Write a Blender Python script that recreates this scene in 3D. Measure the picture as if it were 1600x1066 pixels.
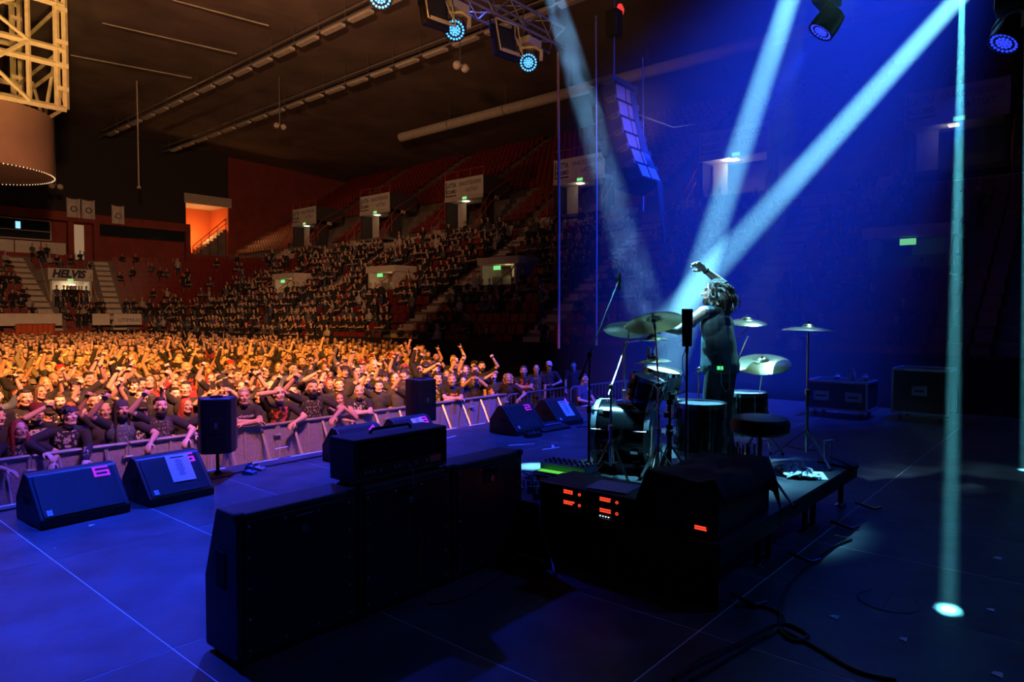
import bpy, bmesh, math, random
from math import sin, cos, pi, radians as R_, sqrt, atan2, tan
from mathutils import Vector as V, Matrix as Mx, noise as mnoise

for _o in list(bpy.data.objects):
    bpy.data.objects.remove(_o)
SC = bpy.context.scene
C = SC.collection
random.seed(11)

# ------------------------------------------------------------------ camera
# world: X runs along the stage front, Y from the stage towards the audience, z = 0 is the stage deck
FPX, CH, PITCH, YAW = 1063.0, 1.745, R_(2.05), R_(40.9)
_F = V((cos(YAW) * cos(PITCH), sin(YAW) * cos(PITCH), -sin(PITCH)))
_Rt = V((sin(YAW), -cos(YAW), 0))
_Up = _Rt.cross(_F)
EYE = V((0, 0, CH))
cam_d = bpy.data.cameras.new('camera')
cam_d.sensor_width = 36
cam_d.lens = FPX / 1600 * 36
cam_d.clip_end = 400
cam = bpy.data.objects.new('camera', cam_d)
C.objects.link(cam)
cam.matrix_world = Mx.Translation(EYE) @ Mx((_Rt, _Up, -_F)).transposed().to_4x4()
SC.camera = cam

def ray(px, py):
    return _F + _Rt * ((px - 800) / FPX) + _Up * ((533 - py) / FPX)
def at(px, py, z=0.0):
    d = ray(px, py); return EYE + d * ((z - CH) / d.z)
def atX(px, py, X):
    d = ray(px, py); return EYE + d * (X / d.x)
def atY(px, py, Y):
    d = ray(px, py); return EYE + d * (Y / d.y)
def atD(px, py, D):
    return EYE + ray(px, py) * D
def proj(p):
    v = V(p) - EYE; zz = v.dot(_F)
    return 800 + FPX * v.dot(_Rt) / zz, 533 - FPX * v.dot(_Up) / zz, zz

# ------------------------------------------------------------------ world, exposure, big lights
w = bpy.data.worlds.new('world'); SC.world = w; w.use_nodes = True
wn = w.node_tree.nodes; wl = w.node_tree.links
wn['Background'].inputs[0].default_value = (0.35, 0.28, 0.42, 1)
wn['Background'].inputs[1].default_value = 0.0035
SC.view_settings.view_transform = 'Standard'
SC.view_settings.look = 'None'
SC.view_settings.exposure = 0.0
SC.view_settings.gamma = 1.0
SC.view_settings.use_curve_mapping = False
SC.cycles.max_bounces = 5
SC.cycles.diffuse_bounces = 2
SC.cycles.glossy_bounces = 2
SC.cycles.transmission_bounces = 3
SC.cycles.transparent_max_bounces = 16
SC.cycles.volume_bounces = 0
SC.cycles.sample_clamp_indirect = 3.0
SC.cycles.sample_clamp_direct = 0.0
SC.cycles.caustics_reflective = False
SC.cycles.caustics_refractive = False
SC.cycles.volume_step_rate = 1.0
SC.cycles.volume_max_steps = 128

BLUE = (0.010, 0.045, 1.0)
DEEP = (0.010, 0.045, 1.0)
ORANGE = (1.0, 0.33, 0.045)
CYAN = (0.16, 0.68, 1.0)

def spot(name, loc, target, power, color, angle, blend=0.4, size=0.1):
    l = bpy.data.lights.new(name, 'SPOT'); l.energy = power; l.color = color
    l.spot_size = R_(angle); l.spot_blend = blend; l.shadow_soft_size = size
    o = bpy.data.objects.new(name, l); C.objects.link(o); o.location = loc
    o.rotation_euler = (V(target) - V(loc)).to_track_quat('-Z', 'Y').to_euler()
    return o
def point(name, loc, power, color, size=0.1):
    l = bpy.data.lights.new(name, 'POINT'); l.energy = power; l.color = color; l.shadow_soft_size = size
    o = bpy.data.objects.new(name, l); C.objects.link(o); o.location = loc
    return o

# warm front-truss floods on the audience: wide flat cones kept low on the floor
def wide(o, sx): o.scale = (sx, 1, 1); return o
wide(spot('crowd_flood_lamp', (3.0, 5.0, 8.5), (7, 16.5, -0.5), 26000, ORANGE, 44, 0.7, 0.25), 1.9)
wide(spot('crowd_flood_lamp.001', (0.0, 4.0, 9.5), (9, 30, -0.5), 40000, ORANGE, 27, 0.8, 0.25), 2.2)
wide(spot('crowd_flood_lamp.002', (3.6, 4.8, 6.5), (6.0, 10.4, 0.3), 3600, (1.0, .26, .05), 34, 0.9, 0.2), 3.2)
spot('hall_fill', (2.0, 6.0, 7.0), (13, 46, 18), 30000, (1.0, 0.46, 0.22), 84, 0.9, 0.4)  # added warm uplight in place of crowd bounce, no fixture there
spot('scoreboard_fill', (4.0, 14.0, 6.5), (6.5, 36, 15), 14000, (1.0, 0.62, 0.16), 30, 0.8, 0.2)  # added spot without a fixture, turns the scoreboard cage golden
# blue stage wash from the front truss and the side
spot('blue_wash_lamp', (6.0, 9.4, 8.0), (2.8, 6.6, 0), 11000, BLUE, 50, 0.9, 0.12)
spot('blue_wash_lamp.001', (9.2, 9.0, 8.0), (7.4, 6.7, 0), 8500, BLUE, 44, 0.9, 0.12)
spot('blue_wash_lamp.002', (1.5, 9.4, 8.0), (0.2, 5.2, 0), 9500, BLUE, 44, 0.9, 0.12)
spot('violet_wash_lamp', (5.0, 4.5, 7.5), (5.0, 10.0, 0), 3600, (.28, .10, 1.0), 56, 0.9, 0.2)
# blue wash through the haze behind the drummer
spot('blue_wash_lamp.003', (15.0, 0.8, 13.0), (13.8, 7.0, 2), 50000, DEEP, 48, 0.95, 0.3)
# cool key and rim on the drum kit
spot('drum_key_lamp', (6.2, 5.3, 8.0), (5.75, 2.95, 1.15), 19000, CYAN, 16, 0.7, 0.1)
spot('drum_rim_lamp', (9.4, 2.2, 7.5), (6.05, 2.65, 1.5), 4200, (.30, .85, .95), 15, 0.7, 0.08)
spot('drum_side_lamp', (1.4, 5.2, 5.4), (5.92, 2.8, 2.0), 3000, (.40, .80, 1.0), 9, 0.8, 0.08)
# added fill without fixtures: faint blue over the dark stage back, warm on the truss
spot('deck_fill', (8.5, -3.5, 7.5), (3.6, 2.2, 0), 480, (.03, .16, 1.0), 60, 0.95, 0.2)
spot('truss_fill', (3.5, 4.0, 4.2), (9.5, 8.6, 7.4), 900, (1.0, .5, .18), 42, 0.9, 0.2)
spot('ceiling_fill', (5.0, 22.0, 3.0), (16, 34, 19), 5200, (1.0, .46, .22), 120, 0.9, 0.4)  # added uplight with no visible source, brightens the roof sheets
spot('array_fill', (6.5, 3.0, 4.4), (13.4, 8.5, 6.0), 1300, (1.0, .5, .35), 14, 0.9, 0.1)  # added warm spot, no fixture, lifts the backs of the line array

# ------------------------------------------------------------------ mesh helpers
def frame_of(d):
    d = V(d).normalized()
    a = V((0, 0, 1)) if abs(d.z) < 0.9 else V((1, 0, 0))
    s = d.cross(a).normalized()
    return s, s.cross(d).normalized(), d

class MB:
    def __init__(self):
        self.v = []; self.f = []; self.m = []; self.mi = 0
    def add(self, vs, fs):
        o = len(self.v)
        self.v += [tuple(p) for p in vs]
        self.f += [tuple(i + o for i in q) for q in fs]
        self.m += [self.mi] * len(fs)
        return self
    def box(self, c, s, M=None):
        c = V(c); h = V(s) / 2
        vs = [V((x, y, z)) for x in (-h.x, h.x) for y in (-h.y, h.y) for z in (-h.z, h.z)]
        vs = [(M @ p if M else p) + c for p in vs]
        return self.add(vs, [(0, 1, 3, 2), (4, 6, 7, 5), (0, 4, 5, 1), (2, 3, 7, 6), (0, 2, 6, 4), (1, 5, 7, 3)])
    def bbox(self, a, b):
        a = V(a); b = V(b)
        return self.box((a + b) / 2, (abs(b.x - a.x), abs(b.y - a.y), abs(b.z - a.z)))
    def cyl(self, p0, p1, r0, r1=None, n=12):
        return self.tube([p0, p1], [r0, r0 if r1 is None else r1], n)
    def tube(self, pts, r, n=8):
        pts = [V(p) for p in pts]; k = len(pts)
        rs = r if isinstance(r, (list, tuple)) else [r] * k
        s, t, d = frame_of(pts[1] - pts[0])
        vs = []
        for i in range(k):
            if 0 < i < k - 1: nd = (pts[i + 1] - pts[i - 1])
            elif i == 0: nd = pts[1] - pts[0]
            else: nd = pts[-1] - pts[-2]
            if nd.length < 1e-9: nd = d.copy()
            nd.normalize()
            q = d.rotation_difference(nd); s = q @ s; t = q @ t; d = nd
            for j in range(n):
                a = 2 * pi * j / n
                vs.append(pts[i] + (s * cos(a) + t * sin(a)) * rs[i])
        fs = [(i * n + j, i * n + (j + 1) % n, (i + 1) * n + (j + 1) % n, (i + 1) * n + j) for i in range(k - 1) for j in range(n)]
        fs.append(tuple(range(n - 1, -1, -1))); fs.append(tuple(range((k - 1) * n, k * n)))
        return self.add(vs, fs)
    def lathe(self, prof, n=24, M=None, closed=False):
        vs = []; fs = []; k = len(prof)
        for r, z in prof:
            for j in range(n):
                a = 2 * pi * j / n
                p = V((max(r, 1e-4) * cos(a), max(r, 1e-4) * sin(a), z)); vs.append(M @ p if M else p)
        for i in range(k if closed else k - 1):
            i2 = (i + 1) % k
            fs += [(i * n + j, i * n + (j + 1) % n, i2 * n + (j + 1) % n, i2 * n + j) for j in range(n)]
        if not closed:
            fs.append(tuple(range(n - 1, -1, -1))); fs.append(tuple(range((k - 1) * n, k * n)))
        return self.add(vs, fs)
    def prism(self, poly, depth, M=None, z0=0.0):
        n = len(poly)
        vs = [V((x, y, z0)) for x, y in poly] + [V((x, y, z0 + depth)) for x, y in poly]
        if M: vs = [M @ p for p in vs]
        fs = [tuple(range(n - 1, -1, -1)), tuple(range(n, 2 * n))] + [(i, (i + 1) % n, n + (i + 1) % n, n + i) for i in range(n)]
        return self.add(vs, fs)
    def ell(self, c, r, M=None, nu=14, nv=9):
        c = V(c); vs = []; fs = []
        for i in range(nv + 1):
            th = pi * (0.002 + 0.996 * i / nv)
            for j in range(nu):
                a = 2 * pi * j / nu
                p = V((r[0] * sin(th) * cos(a), r[1] * sin(th) * sin(a), r[2] * cos(th)))
                vs.append((M @ p if M else p) + c)
        fs = [(i * nu + (j + 1) % nu, i * nu + j, (i + 1) * nu + j, (i + 1) * nu + (j + 1) % nu)[::-1] for i in range(nv) for j in range(nu)]
        fs.append(tuple(range(nu))); fs.append(tuple(range((nv + 1) * nu - 1, nv * nu - 1, -1)))
        return self.add(vs, fs)
    def cap(self, p0, p1, r0, r1=None, n=12):
        r1 = r0 if r1 is None else r1
        p0 = V(p0); p1 = V(p1); L = (p1 - p0).length
        d = (p1 - p0).normalized() if L > 1e-6 else V((0, 0, 1))
        s, t, d = frame_of(d); pts = []; 
        st = [(-cos(a), sin(a)) for a in (0.05, 0.55, 1.05)]
        prof = [(r0 * c_, r0 * s_) for c_, s_ in st] + [(0, r0)] + [(L, r1)] + [(L + r1 * (-c_), r1 * s_) for c_, s_ in reversed(st)]
        vs = []; k = len(prof)
        for z, r in prof:
            for j in range(n):
                a = 2 * pi * j / n
                vs.append(p0 + d * z + (s * cos(a) + t * sin(a)) * r)
        fs = [(i * n + j, i * n + (j + 1) % n, (i + 1) * n + (j + 1) % n, (i + 1) * n + j) for i in range(k - 1) for j in range(n)]
        fs.append(tuple(range(n - 1, -1, -1))); fs.append(tuple(range((k - 1) * n, k * n)))
        return self.add(vs, fs)
    def mesh(self, name, mats=(), smooth=False):
        me = bpy.data.meshes.new(name)
        me.from_pydata(self.v, [], self.f)
        for m in (mats if isinstance(mats, (list, tuple)) else [mats]): me.materials.append(m)
        if any(self.m): me.polygons.foreach_set('material_index', self.m)
        me.update()
        bm = bmesh.new(); bm.from_mesh(me); bmesh.ops.recalc_face_normals(bm, faces=bm.faces); bm.to_mesh(me); bm.free()
        if smooth:
            me.polygons.foreach_set('use_smooth', [True] * len(me.polygons))
            if smooth != 'all': me.set_sharp_from_angle(angle=R_(38))
        return me
    def build(self, name, mats, parent=None, smooth=False, bevel=0, loc=None):
        o = bpy.data.objects.new(name, self.mesh(name, mats, smooth)); C.objects.link(o)
        if parent: o.parent = parent
        if loc is not None: o.location = loc
        if bevel:
            b = o.modifiers.new('bevel', 'BEVEL'); b.width = bevel; b.segments = 2; b.limit_method = 'ANGLE'
        return o

def obj(name, me, parent=None, M=None):
    o = bpy.data.objects.new(name, me); C.objects.link(o)
    if parent: o.parent = parent
    if M is not None: o.matrix_local = M
    return o
def tag(o, label=None, cat=None, group=None, kind=None):
    if label: o['label'] = label
    if cat: o['category'] = cat
    if group: o['group'] = group
    if kind: o['kind'] = kind
    return o
def thing(name, label, cat, loc=(0, 0, 0), rz=0.0, group=None, M=None):
    o = bpy.data.objects.new(name, None); C.objects.link(o); o.empty_display_size = 0.1
    o.location = loc; o.rotation_euler = (0, 0, rz)
    if M is not None: o.matrix_world = M
    return tag(o, label, cat, group)
def copy_tree(o, parent=None):
    c = o.copy(); C.objects.link(c); c.parent = parent
    for ch in list(o.children): copy_tree(ch, c)
    return c
def dup(o, loc, rz=None, label=None):
    c = copy_tree(o); c.location = loc
    if rz is not None: c.rotation_euler = (0, 0, rz)
    if label: c['label'] = label
    return c
def basis(o, x, y, z):
    return Mx.Translation(V(o)) @ Mx((V(x), V(y), V(z))).transposed().to_4x4()
def rotz(a): return Mx.Rotation(a, 3, 'Z')
def rotx(a): return Mx.Rotation(a, 3, 'X')
def roty(a): return Mx.Rotation(a, 3, 'Y')

# ------------------------------------------------------------------ materials
MT = {}
def mat(name, col, rough=0.6, metal=0.0, spec=0.5, var=0.0, scale=8.0, bump=0.0, bscale=60.0, emit=None, es=0.0, objcol=False, stretch=None, coat=0.0):
    if name in MT: return MT[name]
    m = bpy.data.materials.new(name); m.use_nodes = True; MT[name] = m
    nt = m.node_tree; n = nt.nodes; l = nt.links; b = n['Principled BSDF']
    b.inputs['Base Color'].default_value = (*col, 1); b.inputs['Roughness'].default_value = rough
    b.inputs['Metallic'].default_value = metal; b.inputs['Specular IOR Level'].default_value = spec
    b.inputs['Coat Weight'].default_value = coat
    src = None
    tc = n.new('ShaderNodeTexCoord'); vec = tc.outputs['Object']
    if stretch:
        mp = n.new('ShaderNodeMapping'); mp.inputs['Scale'].default_value = stretch; l.new(vec, mp.inputs[0]); vec = mp.outputs[0]
    if objcol:
        oi = n.new('ShaderNodeObjectInfo'); src = oi.outputs['Color']
    if var > 0:
        nz = n.new('ShaderNodeTexNoise'); nz.inputs['Scale'].default_value = scale; nz.inputs['Detail'].default_value = 5
        l.new(vec, nz.inputs['Vector'])
        mr = n.new('ShaderNodeMapRange'); mr.inputs[1].default_value = 0.25; mr.inputs[2].default_value = 0.75
        mr.inputs[3].default_value = 1 - var; mr.inputs[4].default_value = 1 + var; l.new(nz.outputs[0], mr.inputs[0])
        mx = n.new('ShaderNodeMix'); mx.data_type = 'RGBA'; mx.blend_type = 'MULTIPLY'; mx.inputs[0].default_value = 1
        if src: l.new(src, mx.inputs[6])
        else: mx.inputs[6].default_value = (*col, 1)
        l.new(mr.outputs[0], mx.inputs[7]); src = mx.outputs[2]
    if src: l.new(src, b.inputs['Base Color'])
    if bump > 0:
        nb = n.new('ShaderNodeTexNoise'); nb.inputs['Scale'].default_value = bscale; nb.inputs['Detail'].default_value = 3
        l.new(vec, nb.inputs['Vector'])
        bp = n.new('ShaderNodeBump'); bp.inputs['Strength'].default_value = bump; bp.inputs['Distance'].default_value = 0.02
        l.new(nb.outputs[0], bp.inputs['Height']); l.new(bp.outputs[0], b.inputs['Normal'])
    if emit:
        b.inputs['Emission Color'].default_value = (*emit, 1); b.inputs['Emission Strength'].default_value = es
    return m

M_deck = mat('deck_ply', (0.050, 0.053, 0.060), 0.42, var=0.75, scale=2.6, bump=0.3, bscale=7)
M_seam = mat('aluminium_seam', (0.72, 0.74, 0.78), 0.45, 0.1)
M_black = mat('black_tolex', (0.012, 0.012, 0.013), 0.62, bump=0.3, bscale=400)
M_blackp = mat('black_paint', (0.014, 0.014, 0.016), 0.42, var=0.2, scale=12)
M_blackm = mat('black_metal', (0.02, 0.02, 0.022), 0.38, 0.3)
M_chrome = mat('chrome', (0.75, 0.77, 0.8), 0.16, 1.0)
M_steel = mat('brushed_steel', (0.45, 0.46, 0.48), 0.34, 0.9)
M_alu = mat('aluminium', (0.55, 0.56, 0.58), 0.42, 0.75, var=0.15, scale=15)
M_grille = mat('speaker_grille', (0.022, 0.022, 0.024), 0.5, 0.2, bump=0.6, bscale=900)
M_paper = mat('white_paper', (0.8, 0.8, 0.78), 0.8)
M_pink = mat('fluorescent_pink_tape', (0.9, 0.06, 0.65), 0.6, emit=(.9, .04, .62), es=.35)  # emission put in for fluorescence, keeps the tape magenta under blue light
M_rubber = mat('rubber', (0.01, 0.01, 0.01), 0.8)
M_concrete = mat('concrete', (0.18, 0.15, 0.13), 0.9, var=0.3, scale=1.5)
M_pale = mat('pale_paint', (0.55, 0.5, 0.42), 0.8, var=0.12, scale=3)
M_red = mat('red_plastic', (0.20, 0.022, 0.02), 0.5, var=0.2, scale=3)
M_redrail = mat('red_rail', (0.45, 0.05, 0.035), 0.5)
M_redwall = mat('red_wall', (0.24, 0.045, 0.03), 0.8, var=0.2, scale=1)
M_drape = mat('black_drape', (0.010, 0.010, 0.012), 0.95, var=0.2, scale=2)
M_ceil = mat('ceiling_sheet', (0.17, 0.12, 0.095), 0.85, var=0.35, scale=0.35, bump=0.2, bscale=2)
M_dark = mat('dark_wall', (0.035, 0.03, 0.03), 0.9)
M_yellowm = mat('raw_steel_yellow', (0.62, 0.52, 0.30), 0.5, 0.2, var=0.15, scale=4)
M_glass = mat('window_glass', (0.02, 0.03, 0.035), 0.1)
M_banner = mat('banner_white', (0.62, 0.6, 0.55), 0.75, var=0.1, scale=2)
M_bblue = mat('banner_blue', (0.02, 0.13, 0.24), 0.7)
M_ink = mat('banner_ink', (0.03, 0.035, 0.06), 0.7)
M_floor = mat('arena_floor', (0.03, 0.028, 0.027), 0.8)
def glow(name, col, s): return mat(name, col, 0.5, emit=col, es=s)
M_exit = glow('exit_sign_green', (0.25, 1.0, 0.30), .8)
M_white_lamp = glow('white_lamp', (1.0, 0.93, 0.75), 1.2)
M_led = glow('led_cyan', (0.10, 0.50, 1.0), 1.5)
M_ledb = glow('led_blue', (0.03, 0.06, 1.0), 1.1)
M_redled = glow('red_display', (1.0, 0.05, 0.02), 1.8)

# ------------------------------------------------------------------ stage deck
FLOORZ = -1.10
X0, X1, Y0, Y1 = -4.51, 14.49, -8.35, 7.65
base = MB().bbox((X0, Y0, -0.16), (X1, Y1, -0.0015)).build('stage_deck', M_seam)
tag(base, kind='structure'); base['label'] = 'black plywood stage deck with pale aluminium seams'
pm = MB().box((0, 0, 0), (0.992, 1.992, 0.03)).mesh('deck_panel', M_deck)
ix = int(round(X1 - X0)); iy = int(round((Y1 - Y0) / 2))
for i in range(ix):
    for j in range(iy):
        p = obj('deck_panel', pm, base)
        p.location = (X0 + 0.5 + i, Y0 + 1 + 2 * j, -0.015 + random.uniform(-0.0008, 0.0008))
sk = MB().bbox((X0 + 0.02, Y0 + 0.02, FLOORZ), (X1 - 0.02, Y1 - 0.02, -0.16)).build('stage_skirt', M_drape)
tag(sk, kind='structure')
fl = MB().bbox((-16, -12, FLOORZ - 0.2), (40, 75, FLOORZ)).build('floor', M_floor); tag(fl, kind='structure')
# white dashes of tape along the stage lip
for k in range(26):
    x = X0 + 2.5 + k * 0.62
    if x > X1 - 0.6: break
    o = MB().box((0, 0, 0), (0.3 + 0.1 * (k % 3), 0.035, 0.002)).build('lip_tape', M_paper)
    o.location = (x, Y1 - 0.05, 0.002); tag(o, 'short strip of white tape along the stage front lip', 'tape', 'white tape strips on the stage lip')
marks = [((500 + 0, 0), 0)]
for (px, py, L, a) in [(702, 684, .32, 10), (815, 695, .38, -30), (864, 698, .2, 40), (861, 701, .28, -15), (440, 700, .2, 5)]:
    p = at(px, py)
    o = MB().box((0, 0, 0), (L, 0.035, 0.002)).build('floor_tape', M_paper)
    o.location = (p.x, p.y, 0.002); o.rotation_euler = (0, 0, R_(a))
    tag(o, 'white spike mark tape on the blue-lit deck', 'tape', 'spike marks on the deck')
# fallen paper scraps and dust on the right of the deck
for (px, py, s) in [(1549, 954, .05), (1560, 873, .06), (1305, 965, .06), (1412, 1000, .05), (1560, 1055, .06), (143, 822, .05), (85, 858, .02)]:
    p = at(px, py)
    o = MB().prism([(-s / 2, -s / 3), (s / 2, -s / 4), (s / 3, s / 3), (-s / 4, s / 2)], 0.004).build('paper_scrap', M_paper)
    o.location = (p.x, p.y, 0.001); tag(o, 'small torn scrap of paper lying on the deck', 'scrap', 'paper scraps on the deck')

# ------------------------------------------------------------------ seating bowl: a profile swept along a plan path
XW, YE, RC = 21.1, 58.0, 1.0
S1 = YE - RC + 12.0; S2 = S1 + RC * pi / 2; S3 = S2 + 32
def bowl(s, o):
    """plan point for path length s (from Y=-12) and outward offset o; also outward unit vector"""
    if s <= S1: return V((XW + o, -12 + s)), V((1, 0))
    if s <= S2:
        a = (s - S1) / RC; n = V((cos(a), sin(a))); return V((XW - RC, YE - RC)) + n * (RC + o), n
    return V((XW - RC - (s - S2), YE + o)), V((0, 1))
def s_of_Y(Y): return Y + 12
def path_samples(sa, sb):
    out = [sa]; s = sa
    while s < sb - 1e-6:
        step = 0.16 if S1 - 0.01 <= s < S2 - 0.01 else 8.0
        nxt = s + step
        for b in (S1, S2):
            if s < b - 0.01 < nxt: nxt = b
        s = min(nxt, sb); out.append(s)
    return out
def sweep(name, prof, mt, sa, sb, parent=None):
    ss = path_samples(sa, sb); vs = []; k = len(prof)
    for s in ss:
        for o, z in prof:
            p, n = bowl(s, o); vs.append((p.x, p.y, z))
    fs = [(i * k + j, i * k + j + 1, (i + 1) * k + j + 1, (i + 1) * k + j) for i in range(len(ss) - 1) for j in range(k - 1)]
    return MB().add(vs, fs).build(name, mt, parent)
NR1, D1, H1, Z1 = 14, 0.84, 0.49, 0.05
def row_lo(r): return 0.35 + r * D1, Z1 + r * H1          # front offset, tread height
prof = [(0.1, FLOORZ), (0.1, Z1)]
for r in range(NR1):
    o, z = row_lo(r); prof += [(o if r else 0.1, z), (o + D1, z), (o + D1, z + H1)]
OT, ZT = prof[-1]
prof += [(OT + 2.2, ZT)]
tl = sweep('lower_seating_tier', prof, M_concrete, 0, S3); tag(tl, kind='structure')
NR2, D2, H2 = 19, 0.80, 0.54
ZU = ZT + 1.1
def row_up(r): return OT + 2.2 + r * D2, ZU + r * H2
prof = [(OT + 2.2, ZT), (OT + 2.2, ZU)]
for r in range(NR2):
    o, z = row_up(r); prof += [(o, z), (o + D2, z), (o + D2, z + H2)]
OTT, ZTT = prof[-1]
YF = 72.3; SU = s_of_Y(YF)
prof += [(OTT + 1.5, ZTT), (OTT + 1.5, 19.5)]
def extrude_y(name, prof, mt, y0, y1):
    k = len(prof); vs = [(XW + o, y, z) for y in (y0, y1) for o, z in prof]
    return MB().add(vs, [(j, j + 1, k + j + 1, k + j) for j in range(k - 1)]).build(name, mt)
tu = extrude_y('upper_seating_tier', prof, M_concrete, -12, YF); tag(tu, kind='structure')
o_ = sweep('wall_barrier', [(0.0, FLOORZ), (0.0, 0.72), (0.14, 0.72), (0.14, Z1)], M_drape, 0, S2 + 2.0); tag(o_, kind='structure')
o_ = sweep('wall_barrier_end', [(0.0, FLOORZ), (0.0, 0.72), (0.14, 0.72), (0.14, Z1)], M_redwall, S2 + 2.0, S3); tag(o_, kind='structure')
o_ = extrude_y('parapet', [(OT + 0.9, ZT), (OT + 0.9, ZT + 0.62), (OT + 1.05, ZT + 0.62), (OT + 1.05, ZT)], M_pale, -12, 62); tag(o_, kind='structure')
o_ = MB().prism([tuple(bowl(S1 + (S2 - S1) * i / 10, OT + 1.9)[0]) for i in range(11)] + [(20.1, YF), (XW + OT + 2.2, YF), (XW + OT + 2.2, 57)], .07, None, ZT - .08).build('concourse_slab', M_concrete); tag(o_, kind='structure')
# end wall with the lit corridor mouth at its corner
XC0, XC1, ZC0, ZC1 = 31.6, 36.2, 8.3, 13.7
b = MB()
b.bbox((-16, YF, ZT), (XC0, YF + .2, 11.3)); b.bbox((XC0, YF, ZT), (XC1, YF + .2, ZC0)); b.bbox((XC1, YF, ZT), (54, YF + .2, 20))
o_ = b.build('wall_end', M_redwall); tag(o_, kind='structure')
b = MB(); b.bbox((-16, YF - .05, 11.3), (XC0, YF + .2, 20)); b.bbox((XC0, YF - .05, ZC1), (XC1, YF + .2, 20))
o_ = b.build('wall_end_upper', M_dark); tag(o_, kind='structure')

# ceiling: roof sheets running across the hall with lips at each joint
ce = MB().bbox((-16, -14, 19.62), (54, 80, 19.7)).build('ceiling', M_ceil); tag(ce, kind='structure')
for k in range(20):
    y0 = -14 + k * 4.6
    b = MB(); N = 14
    vs = []; 
    for i in range(N + 1):
        x = -16 + 70 * i / N; z = 19.55 - 0.9 * ((x - 8) / 45) ** 2
        vs += [(x, y0, z), (x, y0 + 4.66, z - 0.09), (x, y0 + 4.66, z + 0.04)]
    fs = []
    for i in range(N):
        a = i * 3; c_ = a + 3
        fs += [(a, a + 1, c_ + 1, c_), (a + 1, a + 2, c_ + 2, c_ + 1)]
    b.add(vs, fs).build('ceiling_panel', M_ceil, ce)
o_ = MB().bbox((-16, -14, FLOORZ), (-15.8, 80, 20)).build('wall_left', M_dark); tag(o_, kind='structure')
o_ = MB().bbox((-16, -14.2, FLOORZ), (54, -14, 20)).build('wall_back', M_dark); tag(o_, kind='structure')

# ------------------------------------------------------------------ barricade in front of the stage
YB = 9.62; ZB = 0.10                     # rail line and rail height (barrier 1.2 m tall)
M_barr = mat('barrier_sheet', (0.42, 0.40, 0.42), 0.45, 0.55, var=0.25, scale=40, bump=0.4, bscale=120)
M_barf = mat('barrier_frame', (0.55, 0.53, 0.52), 0.4, 0.6, var=0.15, scale=6)
def barrier_proto():
    t = thing('crowd_barrier', 'perforated aluminium crowd barrier section with slanted braces below the stage lip', 'barrier', group='aluminium barrier sections along the pit')
    W = 1.06
    for a in (0, 1):                       # upper and lower perforated sheets, two columns
        for h in (0, 1):
            b = MB().box((a * 0.53 + 0.265, 0, 0.33 + h * 0.56), (0.50, 0.012, 0.53)); b.build('sheet', M_barr, t)
    for x in (0.015, W / 2, W - 0.015):
        MB().box((x, -0.012, 0.6), (0.035, 0.03, 1.16)).build('upright', M_barf, t)
    for z in (0.05, 0.61, 1.17):
        MB().box((W / 2, -0.012, z), (W - 0.02, 0.03, 0.04)).build('cross_bar', M_barf, t)
    MB().box((W / 2, 0.0, 1.19), (W - 0.01, 0.11, 0.025)).build('top_rail', M_barf, t, bevel=0.008)
    for x in (0.27, 0.80):
        MB().tube([(x, -0.02, 1.14), (x, -0.62, 0.03)], 0.024, 4).build('brace', M_barf, t)
    MB().box((W / 2, -0.32, 0.018), (W, 0.66, 0.016)).build('foot_plate', M_barr, t)
    k = MB(); k.box((W - 0.02, -0.045, 1.02), (0.10, 0.04, 0.03)); k.cyl((W - 0.05, -0.07, 1.02), (W + 0.04, -0.07, 1.02), 0.012)
    k.build('latch', M_alu, t)
    return t
bp_ = barrier_proto()
NB = 10
for k in range(NB):
    o = bp_ if k == 0 else copy_tree(bp_)
    o.location = (0.2 + k * 1.07, YB + 0.0, FLOORZ)
# plain bar fence further along
def fence_proto():
    t = thing('bar_fence', 'dark steel bar fence panel with upright rods beside the pit', 'fence', group='bar fence panels beyond the aluminium barriers')
    L = 2.2
    MB().tube([(0, 0, 0.12), (0, 0, 1.1), (0.08, 0, 1.16), (L - .08, 0, 1.16), (L, 0, 1.1), (L, 0, .12)], 0.02, 8).build('frame', M_steel, t, True)
    MB().cyl((0, 0, 0.16), (L, 0, 0.16), 0.014).build('lower_rail', M_steel, t, True)
    for i in range(1, 16):
        MB().cyl((L * i / 16, 0, 0.16), (L * i / 16, 0, 1.15), 0.009, n=6).build('rod', M_steel, t)
    for x in (0.25, L - 0.25): MB().box((x, 0, 0.03), (0.06, 0.6, 0.03)).build('foot', M_steel, t); MB().cyl((x, 0, .03), (x, 0, .16), .015).build('post', M_steel, t)
    return t
fp_ = fence_proto()
for k, (x, y, a) in enumerate([(10.95, YB, 0), (13.2, YB - 0.05, -4), (15.42, YB - 0.2, -3)]):
    o = fp_ if k == 0 else copy_tree(fp_)
    o.location = (x, y, FLOORZ); o.rotation_euler = (0, 0, R_(a))

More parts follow.
